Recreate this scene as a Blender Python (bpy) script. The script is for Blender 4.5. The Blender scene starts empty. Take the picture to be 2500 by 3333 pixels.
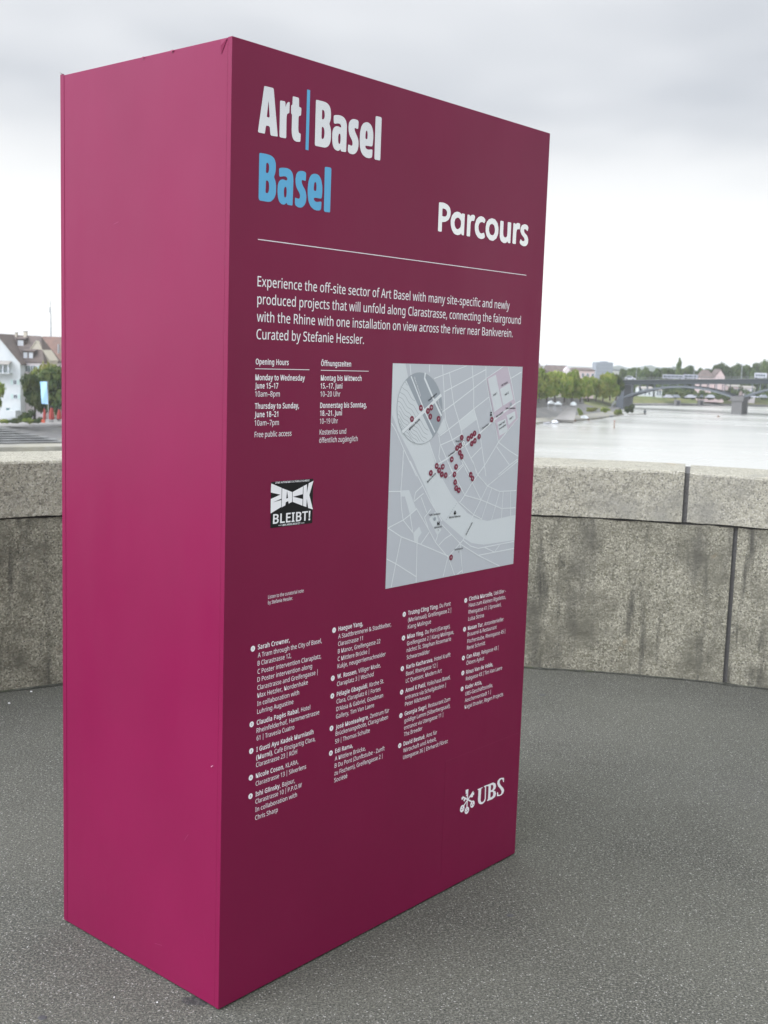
import bpy, bmesh, math, random
import numpy as np
from mathutils import Vector, Matrix
from mathutils.geometry import tessellate_polygon
random.seed(7)
S = bpy.context.scene
col = S.collection

# ------------------------------------------------------------------ camera
CAM = Vector((0.36802, -2.66578, 1.60627)); FPX = 3771.43
CR = Vector((0.99947634, 0.00424615, 0.03207828))
CU = Vector((-0.03235809, 0.13115499, 0.99083365))
CF = Vector((0.0, 0.99135278, -0.13122371))
cd = bpy.data.cameras.new('camera'); cam = bpy.data.objects.new('camera', cd); col.objects.link(cam)
cam.matrix_world = Matrix(((CR.x, CU.x, -CF.x, CAM.x), (CR.y, CU.y, -CF.y, CAM.y), (CR.z, CU.z, -CF.z, CAM.z), (0, 0, 0, 1)))
cd.sensor_fit = 'HORIZONTAL'; cd.sensor_width = 36.0; cd.lens = 36.0 * FPX / 2500.0
cd.clip_start = 0.1; cd.clip_end = 12000
cd.dof.use_dof = True; cd.dof.focus_distance = 2.95; cd.dof.aperture_fstop = 12.0; cd.dof.aperture_blades = 0
S.camera = cam

# ------------------------------------------------------------------ sky, sun, exposure
SUN_EL, SUN_AZ = math.radians(34), math.radians(238)      # azimuth clockwise from +Y: behind the camera, to the left
SUN_DIR = Vector((math.sin(SUN_AZ) * math.cos(SUN_EL), math.cos(SUN_AZ) * math.cos(SUN_EL), math.sin(SUN_EL)))
CLOUD_SEED = 2.6
W = bpy.data.worlds.new('World'); S.world = W; W.use_nodes = True
nt = W.node_tree; nt.nodes.clear(); N = nt.nodes.new; L = nt.links.new
def MATH(tree, op, a, b=None, clamp=False):
    m = tree.nodes.new('ShaderNodeMath'); m.operation = op; m.use_clamp = clamp
    for i, v in enumerate((a, b)):
        if v is None: continue
        if isinstance(v, (int, float)): m.inputs[i].default_value = v
        else: tree.links.new(v, m.inputs[i])
    return m.outputs[0]
sky = N('ShaderNodeTexSky'); sky.sky_type = 'NISHITA'; sky.sun_disc = False
sky.sun_elevation = SUN_EL; sky.sun_rotation = SUN_AZ; sky.air_density = 1.0; sky.dust_density = 3.0
tc = N('ShaderNodeTexCoord'); sep = N('ShaderNodeSeparateXYZ'); L(tc.outputs['Generated'], sep.inputs[0])
zz = MATH(nt, 'MAXIMUM', sep.outputs[2], 0.0)
den = MATH(nt, 'ADD', zz, 0.16)
px = MATH(nt, 'DIVIDE', sep.outputs[0], den); py = MATH(nt, 'DIVIDE', sep.outputs[1], den)
cmb = N('ShaderNodeCombineXYZ'); L(px, cmb.inputs[0]); L(py, cmb.inputs[1]); cmb.inputs[2].default_value = CLOUD_SEED
n1 = N('ShaderNodeTexNoise'); n1.inputs['Scale'].default_value = 0.85; n1.inputs['Detail'].default_value = 3.5; n1.inputs['Roughness'].default_value = 0.5
n1.inputs['Distortion'].default_value = 0.15
L(cmb.outputs[0], n1.inputs['Vector'])
cl = N('ShaderNodeMapRange'); cl.interpolation_type = 'SMOOTHSTEP'; L(n1.outputs[0], cl.inputs[0]); cl.inputs[1].default_value = 0.38; cl.inputs[2].default_value = 0.66
# clouds: bright thin veil near the horizon, grey-blue sheets higher up
hz = N('ShaderNodeMapRange'); hz.interpolation_type = 'SMOOTHSTEP'; L(sep.outputs[2], hz.inputs[0]); hz.inputs[1].default_value = 0.10; hz.inputs[2].default_value = 0.20
amt = MATH(nt, 'MULTIPLY', cl.outputs[0], hz.outputs[0])
mx = N('ShaderNodeMix'); mx.data_type = 'RGBA'; L(amt, mx.inputs[0])
mx.inputs[6].default_value = (0.70, 0.715, 0.74, 1); mx.inputs[7].default_value = (0.50, 0.525, 0.565, 1)
hb = N('ShaderNodeMapRange'); hb.interpolation_type = 'SMOOTHSTEP'; L(sep.outputs[2], hb.inputs[0]); hb.inputs[1].default_value = 0.05; hb.inputs[2].default_value = 0.22; hb.inputs[3].default_value = 1.0; hb.inputs[4].default_value = 0.0
mx2 = N('ShaderNodeMix'); mx2.data_type = 'RGBA'; L(hb.outputs[0], mx2.inputs[0]); L(mx.outputs[2], mx2.inputs[6]); mx2.inputs[7].default_value = (0.98, 0.98, 0.955, 1)
# the hidden sun brightens the cloud sheet broadly round itself
dot = N('ShaderNodeVectorMath'); dot.operation = 'DOT_PRODUCT'; L(tc.outputs['Generated'], dot.inputs[0]); dot.inputs[1].default_value = SUN_DIR
glow = MATH(nt, 'POWER', MATH(nt, 'MAXIMUM', dot.outputs['Value'], 0.0), 3.0)
zen = N('ShaderNodeMapRange'); zen.interpolation_type = 'SMOOTHSTEP'; L(sep.outputs[2], zen.inputs[0]); zen.inputs[1].default_value = 0.30; zen.inputs[2].default_value = 0.9; zen.inputs[3].default_value = 0.0; zen.inputs[4].default_value = 1.1
zr_ = zen.outputs[0]
gs = MATH(nt, 'ADD', MATH(nt, 'ADD', MATH(nt, 'MULTIPLY', glow, 3.2), zr_), 1.0)
tint = N('ShaderNodeMix'); tint.data_type = 'RGBA'; L(glow, tint.inputs[0]); L(mx2.outputs[2], tint.inputs[6]); tint.inputs[7].default_value = (0.84, 0.885, 1.11, 1)
vs = N('ShaderNodeVectorMath'); vs.operation = 'SCALE'; L(tint.outputs[2], vs.inputs[0]); L(gs, vs.inputs['Scale'])
bgc = N('ShaderNodeBackground'); L(vs.outputs[0], bgc.inputs[0]); bgc.inputs[1].default_value = 1.0
bgs = N('ShaderNodeBackground'); L(sky.outputs[0], bgs.inputs[0]); bgs.inputs[1].default_value = 0.05
ms = N('ShaderNodeMixShader'); ms.inputs[0].default_value = 0.88; L(bgs.outputs[0], ms.inputs[1]); L(bgc.outputs[0], ms.inputs[2])
wo = N('ShaderNodeOutputWorld'); L(ms.outputs[0], wo.inputs[0])
sl = bpy.data.lights.new('sun', 'SUN'); so = bpy.data.objects.new('sun', sl); col.objects.link(so)
sl.energy = 1.1; sl.angle = math.radians(35); sl.color = (1.0, 0.97, 0.92)
so.rotation_euler = SUN_DIR.to_track_quat('Z', 'Y').to_euler()
S.view_settings.view_transform = 'Standard'; S.view_settings.look = 'None'
S.view_settings.exposure = 0.40; S.view_settings.gamma = 1.0; S.view_settings.use_curve_mapping = False
S.cycles.use_denoising = True; S.cycles.max_bounces = 8; S.cycles.volume_bounces = 1

# ------------------------------------------------------------------ helpers
def ray(x, y):                       # direction from the camera through a point of the photograph (2500 x 3333)
    return CF + CR * ((x - 1250) / FPX) - CU * ((y - 1666.5) / FPX)
def at(x, y, d):                     # the point seen there at distance d along the street level view (+Y)
    r = ray(x, y); return CAM + r * (d / r.y)
def atz(x, y, z):
    r = ray(x, y); return CAM + r * ((z - CAM.z) / r.z)

def tag(o, label=None, cat=None, group=None, kind=None):
    if label: o['label'] = label
    if cat: o['category'] = cat
    if group: o['group'] = group
    if kind: o['kind'] = kind
    return o
def empty(name, loc, label, cat, group=None, rz=0.0):
    o = bpy.data.objects.new(name, None); col.objects.link(o); o.location = loc; o.rotation_euler = (0, 0, rz)
    o.empty_display_size = 0.2
    return tag(o, label, cat, group)
class MB:
    def __init__(s): s.v = []; s.f = []
    def add(s, v, f):
        b = len(s.v); s.v += [tuple(p) for p in v]; s.f += [tuple(i + b for i in q) for q in f]; return s
    def box(s, x0, x1, y0, y1, z0, z1):
        return s.add([(x0, y0, z0), (x1, y0, z0), (x1, y1, z0), (x0, y1, z0), (x0, y0, z1), (x1, y0, z1), (x1, y1, z1), (x0, y1, z1)],
                     [(3, 2, 1, 0), (4, 5, 6, 7), (0, 1, 5, 4), (1, 2, 6, 5), (2, 3, 7, 6), (3, 0, 4, 7)])
    def tube(s, pts, rad, n=8):
        pts = [Vector(p) for p in pts]
        if isinstance(rad, (int, float)): rad = [rad] * len(pts)
        rings = []
        for i, p in enumerate(pts):
            d = (pts[min(i + 1, len(pts) - 1)] - pts[max(i - 1, 0)]).normalized()
            a = d.cross(Vector((0, 0, 1)) if abs(d.z) < 0.9 else Vector((1, 0, 0))).normalized(); b = d.cross(a)
            rings.append([p + (a * math.cos(2 * math.pi * k / n) + b * math.sin(2 * math.pi * k / n)) * rad[i] for k in range(n)])
        v = [q for r in rings for q in r]; f = []
        for i in range(len(rings) - 1):
            for k in range(n):
                k2 = (k + 1) % n; f.append((i * n + k, i * n + k2, (i + 1) * n + k2, (i + 1) * n + k))
        f.append(tuple(range(n))[::-1]); f.append(tuple(range((len(rings) - 1) * n, len(rings) * n)))
        return s.add(v, f)
    def prism(s, pts, dvec):         # a polygon (3d points) pushed along dvec
        n = len(pts); p = [Vector(q) for q in pts]; d = Vector(dvec)
        f = [tuple(range(n))[::-1], tuple(range(n, 2 * n))] + [(k, (k + 1) % n, n + (k + 1) % n, n + k) for k in range(n)]
        return s.add(p + [q + d for q in p], f)
    def build(s, name, m, parent=None, smooth=False, bevel=0.0, seg=2, local=True):
        me = bpy.data.meshes.new(name); v = s.v
        if parent is not None and not local:
            inv = world(parent).inverted(); v = [tuple(inv @ Vector(p)) for p in v]
        me.from_pydata(v, [], s.f); me.update()
        bm = bmesh.new(); bm.from_mesh(me)
        bmesh.ops.recalc_face_normals(bm, faces=bm.faces)
        if bevel: bmesh.ops.bevel(bm, geom=[e for e in bm.edges if e.calc_face_angle(0) > 0.5], offset=bevel, segments=seg, affect='EDGES', profile=0.6)
        bm.to_mesh(me); bm.free()
        if smooth:
            for p in me.polygons: p.use_smooth = True
        o = bpy.data.objects.new(name, me); col.objects.link(o); o.parent = parent
        if m: me.materials.append(m)
        return o
def world(o):
    m = Matrix.LocRotScale(o.location, o.rotation_euler, o.scale)
    return world(o.parent) @ m if o.parent else m
def copy_tree(o, parent=None):
    c = o.copy(); col.objects.link(c); c.parent = parent
    for ch in list(o.children): copy_tree(ch, c)
    return c

# ------------------------------------------------------------------ materials
def mat(name, color, rough=0.6, metal=0.0, spec=0.5, var=None, bump=None, coat=0.0):
    """var: list of (color, noise scale, low, high, (sx,sy,sz)) mixed over the base; bump: list of (scale, strength, distance)"""
    m = bpy.data.materials.new(name); m.use_nodes = True; t = m.node_tree; b = t.nodes['Principled BSDF']
    b.inputs['Base Color'].default_value = (*color, 1); b.inputs['Roughness'].default_value = rough
    b.inputs['Metallic'].default_value = metal; b.inputs['Specular IOR Level'].default_value = spec
    b.inputs['Coat Weight'].default_value = coat
    if var or bump:
        g = t.nodes.new('ShaderNodeNewGeometry')
    c = None
    for v in (var or []):
        cc, sc, lo, hi = v[:4]; str_ = v[4] if len(v) > 4 else (1, 1, 1); kind = v[5] if len(v) > 5 else 'noise'
        mp = t.nodes.new('ShaderNodeMapping'); mp.inputs['Scale'].default_value = str_; t.links.new(g.outputs['Position'], mp.inputs[0])
        if kind == 'noise':
            n = t.nodes.new('ShaderNodeTexNoise'); n.inputs['Scale'].default_value = sc; n.inputs['Detail'].default_value = 4; out = n.outputs[0]
        else:
            n = t.nodes.new('ShaderNodeTexVoronoi'); n.inputs['Scale'].default_value = sc
            sp = t.nodes.new('ShaderNodeSeparateColor'); t.links.new(n.outputs['Color'], sp.inputs[0]); out = sp.outputs[0]
        t.links.new(mp.outputs[0], n.inputs['Vector'])
        r = t.nodes.new('ShaderNodeMapRange'); r.inputs[1].default_value = lo; r.inputs[2].default_value = hi; t.links.new(out, r.inputs[0])
        mxx = t.nodes.new('ShaderNodeMix'); mxx.data_type = 'RGBA'; t.links.new(r.outputs[0], mxx.inputs[0])
        if c is None: mxx.inputs[6].default_value = (*color, 1)
        else: t.links.new(c, mxx.inputs[6])
        mxx.inputs[7].default_value = (*cc, 1); c = mxx.outputs[2]
    if c is not None: t.links.new(c, b.inputs['Base Color'])
    prev = None
    for (sc, st, di) in (bump or []):
        n = t.nodes.new('ShaderNodeTexNoise'); n.inputs['Scale'].default_value = sc; n.inputs['Detail'].default_value = 3; t.links.new(g.outputs['Position'], n.inputs['Vector'])
        bp = t.nodes.new('ShaderNodeBump'); bp.inputs['Strength'].default_value = st; bp.inputs['Distance'].default_value = di
        t.links.new(n.outputs[0], bp.inputs['Height'])
        if prev: t.links.new(prev, bp.inputs['Normal'])
        prev = bp.outputs[0]
    if prev: t.links.new(prev, b.inputs['Normal'])
    return m
M = {}
M['foil'] = mat('maroon_foil', (0.196, 0.0080, 0.0515), 0.43, spec=0.25, var=[((0.175, 0.0074, 0.0455), 2.2, 0.35, 0.75)], bump=[(7, 0.12, 0.004), (900, 0.12, 0.0004)])
def foil_rough():
    t = M['foil'].node_tree; b = t.nodes['Principled BSDF']; g = t.nodes.new('ShaderNodeNewGeometry')
    mp = t.nodes.new('ShaderNodeMapping'); mp.inputs['Scale'].default_value = (1, 1, 0.35); t.links.new(g.outputs['Position'], mp.inputs[0])
    n = t.nodes.new('ShaderNodeTexNoise'); n.inputs['Scale'].default_value = 4.5; n.inputs['Detail'].default_value = 8; n.inputs['Roughness'].default_value = 0.65; t.links.new(mp.outputs[0], n.inputs['Vector'])
    r = t.nodes.new('ShaderNodeMapRange'); r.inputs[1].default_value = 0.3; r.inputs[2].default_value = 0.7; r.inputs[3].default_value = 0.34; r.inputs[4].default_value = 0.52
    t.links.new(n.outputs[0], r.inputs[0]); t.links.new(r.outputs[0], b.inputs['Roughness'])
foil_rough()
M['foil_edge'] = mat('foil_edge', (0.23, 0.02, 0.07), 0.5, spec=0.4)
M['silver'] = mat('silver_white_film', (0.73, 0.75, 0.76), 0.11, metal=0.92, spec=0.5, bump=[(3.0, 0.1, 0.01)])
M['print'] = mat('white_print', (0.88, 0.88, 0.88), 0.45, spec=0.4)
M['blue'] = mat('sky_blue_film', (0.12, 0.43, 0.68), 0.45, spec=0.3)
M['dark'] = mat('near_black_print', (0.010, 0.011, 0.011), 0.5, spec=0.2)
M['marker'] = mat('maroon_dot', (0.19, 0.009, 0.04), 0.5)
M['map_land'] = mat('map_grey', (0.52, 0.55, 0.575), 0.42)
M['map_water'] = mat('map_pale_grey', (0.65, 0.695, 0.70), 0.42)
M['map_road'] = mat('map_white_grey', (0.74, 0.78, 0.78), 0.42)
M['map_inset'] = mat('map_dark_grey', (0.33, 0.37, 0.40), 0.42)
M['map_pink'] = mat('map_mauve', (0.56, 0.49, 0.55), 0.42)
M['map_line'] = mat('map_line_grey', (0.34, 0.38, 0.39), 0.42)
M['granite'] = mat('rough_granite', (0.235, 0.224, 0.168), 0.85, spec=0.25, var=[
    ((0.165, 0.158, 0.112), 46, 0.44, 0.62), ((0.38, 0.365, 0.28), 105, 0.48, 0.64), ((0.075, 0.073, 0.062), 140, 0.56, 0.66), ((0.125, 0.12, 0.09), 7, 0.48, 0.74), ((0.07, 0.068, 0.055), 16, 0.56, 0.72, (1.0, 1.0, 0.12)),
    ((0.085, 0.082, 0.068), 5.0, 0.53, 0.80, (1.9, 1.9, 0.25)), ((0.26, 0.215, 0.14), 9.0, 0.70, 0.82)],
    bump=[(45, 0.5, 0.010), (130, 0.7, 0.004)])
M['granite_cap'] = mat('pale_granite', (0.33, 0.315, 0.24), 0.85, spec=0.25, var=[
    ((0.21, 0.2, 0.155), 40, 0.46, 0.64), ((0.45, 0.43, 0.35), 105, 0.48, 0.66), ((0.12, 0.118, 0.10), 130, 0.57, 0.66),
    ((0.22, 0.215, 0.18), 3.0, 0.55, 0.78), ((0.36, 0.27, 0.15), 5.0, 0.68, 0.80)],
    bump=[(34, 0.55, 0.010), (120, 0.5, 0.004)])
M['grime'] = mat('mossy_grime', (0.035, 0.037, 0.026), 0.95, var=[((0.085, 0.086, 0.066), 22, 0.42, 0.6), ((0.05, 0.06, 0.025), 9, 0.55, 0.7)], bump=[(150, 0.8, 0.004)])
M['mortar'] = mat('dark_mortar', (0.10, 0.098, 0.09), 0.95, bump=[(60, 0.5, 0.01)])
M['asphalt'] = mat('worn_asphalt', (0.088, 0.089, 0.070), 0.88, spec=0.3, var=[
    ((0.060, 0.061, 0.049), 1.5, 0.40, 0.68), ((0.098, 0.097, 0.084), 0.5, 0.5, 0.75), ((0.15, 0.146, 0.115), 140, 0.47, 0.62), ((0.026, 0.027, 0.025), 210, 0.53, 0.66),
    ((0.165, 0.162, 0.135), 300, 0.86, 0.94, (1, 1, 1), 'voronoi'), ((0.30, 0.295, 0.26), 300, 0.978, 0.984, (1, 1, 1), 'voronoi'), ((0.038, 0.039, 0.036), 0.9, 0.66, 0.76)],
    bump=[(190, 0.7, 0.003), (60, 0.35, 0.005)])
M['concrete'] = mat('bank_stone', (0.29, 0.275, 0.21), 0.9, var=[((0.17, 0.17, 0.15), 0.15, 0.4, 0.7), ((0.33, 0.32, 0.28), 0.4, 0.5, 0.75)])
M['step'] = mat('step_stone', (0.23, 0.235, 0.215), 0.9, var=[((0.12, 0.12, 0.11), 0.2, 0.4, 0.7)])
M['plaza'] = mat('pale_paving', (0.36, 0.345, 0.31), 0.9, var=[((0.20, 0.195, 0.18), 0.08, 0.4, 0.7)])
M['quay'] = mat('quay_stone', (0.14, 0.138, 0.125), 0.9, var=[((0.09, 0.09, 0.08), 0.12, 0.4, 0.7), ((0.2, 0.19, 0.16), 0.3, 0.5, 0.75)])
M['grass'] = mat('bank_grass', (0.10, 0.125, 0.028), 0.95, var=[((0.16, 0.15, 0.05), 0.09, 0.4, 0.65), ((0.05, 0.07, 0.02), 0.25, 0.5, 0.75)])
M['ground'] = mat('town_ground', (0.10, 0.11, 0.06), 0.95, var=[((0.15, 0.145, 0.12), 0.03, 0.4, 0.65)])
M['hill'] = mat('wooded_hill', (0.045, 0.065, 0.04), 0.95, var=[((0.07, 0.09, 0.05), 0.01, 0.4, 0.65)])
M['wall_white'] = mat('white_render', (0.56, 0.59, 0.57), 0.9, var=[((0.48, 0.52, 0.51), 0.5, 0.4, 0.8)])
M['wall_rose'] = mat('pale_rose_render', (0.60, 0.55, 0.54), 0.9)
M['wall_cream'] = mat('cream_render', (0.52, 0.48, 0.38), 0.9)
M['wall_grey'] = mat('grey_concrete', (0.24, 0.265, 0.28), 0.9)
M['wall_pink'] = mat('pink_render', (0.50, 0.40, 0.37), 0.9)
M['roof_brown'] = mat('brown_tiles', (0.145, 0.115, 0.095), 0.9, var=[((0.10, 0.085, 0.075), 0.8, 0.4, 0.7)])
M['roof_red'] = mat('red_brown_tiles', (0.19, 0.12, 0.09), 0.9, var=[((0.14, 0.1, 0.08), 0.8, 0.4, 0.7)])
M['trim'] = mat('grey_trim', (0.30, 0.28, 0.24), 0.8)
M['mint'] = mat('mint_shutter', (0.45, 0.58, 0.53), 0.7)
M['glass'] = mat('window_glass', (0.05, 0.07, 0.075), 0.12, spec=0.7)
M['frame'] = mat('window_frame', (0.62, 0.65, 0.66), 0.6)
M['teal'] = mat('teal_door', (0.05, 0.12, 0.12), 0.6)
M['steel'] = mat('bridge_steel', (0.10, 0.115, 0.125), 0.6, metal=0.0)
M['steel_light'] = mat('arch_steel', (0.10, 0.115, 0.12), 0.6)
M['deck_dark'] = mat('deck_side', (0.022, 0.03, 0.03), 0.7)
M['rail'] = mat('bridge_railing', (0.17, 0.18, 0.17), 0.7)
M['pier'] = mat('pier_stone', (0.13, 0.128, 0.118), 0.9)
M['bark'] = mat('bark', (0.06, 0.05, 0.04), 0.95)
M['metal'] = mat('galvanised_pole', (0.38, 0.40, 0.40), 0.5, metal=0.3)
M['red'] = mat('red_canvas', (0.26, 0.035, 0.025), 0.8)
M['orange'] = mat('orange_plastic', (0.50, 0.09, 0.04), 0.6)
M['flag'] = mat('pale_blue_cloth', (0.36, 0.60, 0.80), 0.8)
M['tent'] = mat('white_canvas', (0.72, 0.76, 0.76), 0.8)
M['car_white'] = mat('white_car_paint', (0.42, 0.43, 0.45), 0.3, coat=0.5)
M['tram_paint'] = mat('lilac_grey_paint', (0.26, 0.265, 0.29), 0.4)
M['car_grey'] = mat('grey_car_paint', (0.22, 0.24, 0.26), 0.3, coat=0.5)
M['rubber'] = mat('rubber', (0.02, 0.02, 0.02), 0.8)
M['wood'] = mat('brown_planks', (0.20, 0.12, 0.07), 0.8)
def leaf(name, a, b):
    m = mat(name, a, 0.7, spec=0.25, var=[(b, 0.5, 0.4, 0.62)])
    t = m.node_tree; p = t.nodes['Principled BSDF']
    oi = t.nodes.new('ShaderNodeObjectInfo'); hs = t.nodes.new('ShaderNodeHueSaturation')
    src = p.inputs['Base Color'].links[0].from_socket
    t.links.new(src, hs.inputs['Color']); t.links.new(MATH(t, 'ADD', MATH(t, 'MULTIPLY', oi.outputs['Random'], 0.5), 0.75), hs.inputs['Value'])
    t.links.new(hs.outputs[0], p.inputs['Base Color'])
    tr = t.nodes.new('ShaderNodeBsdfTranslucent'); t.links.new(hs.outputs[0], tr.inputs[0])
    mxs = t.nodes.new('ShaderNodeMixShader'); mxs.inputs[0].default_value = 0.3
    o = t.nodes['Material Output']; t.links.new(p.outputs[0], mxs.inputs[1]); t.links.new(tr.outputs[0], mxs.inputs[2]); t.links.new(mxs.outputs[0], o.inputs[0])
    return m
M['leaf'] = leaf('fresh_leaves', (0.16, 0.225, 0.035), (0.25, 0.27, 0.06))
M['leaf_dark'] = leaf('dark_leaves', (0.055, 0.09, 0.025), (0.11, 0.13, 0.035))
M['leaf_yellow'] = leaf('yellow_green_leaves', (0.26, 0.26, 0.05), (0.14, 0.19, 0.04))
M['leaf_far'] = leaf('far_leaves', (0.07, 0.11, 0.035), (0.11, 0.14, 0.05))

# water
def water_mat():
    m = bpy.data.materials.new('river_water'); m.use_nodes = True; t = m.node_tree; b = t.nodes['Principled BSDF']
    b.inputs['Base Color'].default_value = (0.44, 0.44, 0.39, 1); b.inputs['Roughness'].default_value = 0.22; b.inputs['IOR'].default_value = 1.33
    g = t.nodes.new('ShaderNodeNewGeometry'); mp = t.nodes.new('ShaderNodeMapping'); mp.inputs['Scale'].default_value = (1, 0.45, 1); t.links.new(g.outputs['Position'], mp.inputs[0])
    prev = None
    for sc, st, di in ((0.12, 0.2, 0.5), (0.7, 0.25, 0.14), (2.6, 0.3, 0.04)):
        n = t.nodes.new('ShaderNodeTexNoise'); n.inputs['Scale'].default_value = sc; n.inputs['Detail'].default_value = 4; t.links.new(mp.outputs[0], n.inputs['Vector'])
        bp = t.nodes.new('ShaderNodeBump'); bp.inputs['Strength'].default_value = st; bp.inputs['Distance'].default_value = di; t.links.new(n.outputs[0], bp.inputs['Height'])
        if prev: t.links.new(prev, bp.inputs['Normal'])
        prev = bp.outputs[0]
    mp2 = t.nodes.new('ShaderNodeMapping'); mp2.inputs['Scale'].default_value = (0.010, 0.045, 1); t.links.new(g.outputs['Position'], mp2.inputs[0])
    n2 = t.nodes.new('ShaderNodeTexNoise'); n2.inputs['Scale'].default_value = 1.0; n2.inputs['Detail'].default_value = 6; t.links.new(mp2.outputs[0], n2.inputs['Vector'])
    r2 = t.nodes.new('ShaderNodeMapRange'); r2.inputs[1].default_value = 0.35; r2.inputs[2].default_value = 0.65; r2.inputs[3].default_value = 0.15; r2.inputs[4].default_value = 0.34; t.links.new(n2.outputs[0], r2.inputs[0]); t.links.new(r2.outputs[0], b.inputs['Roughness'])
    t.links.new(prev, b.inputs['Normal']); return m
M['water'] = water_mat()
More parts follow.
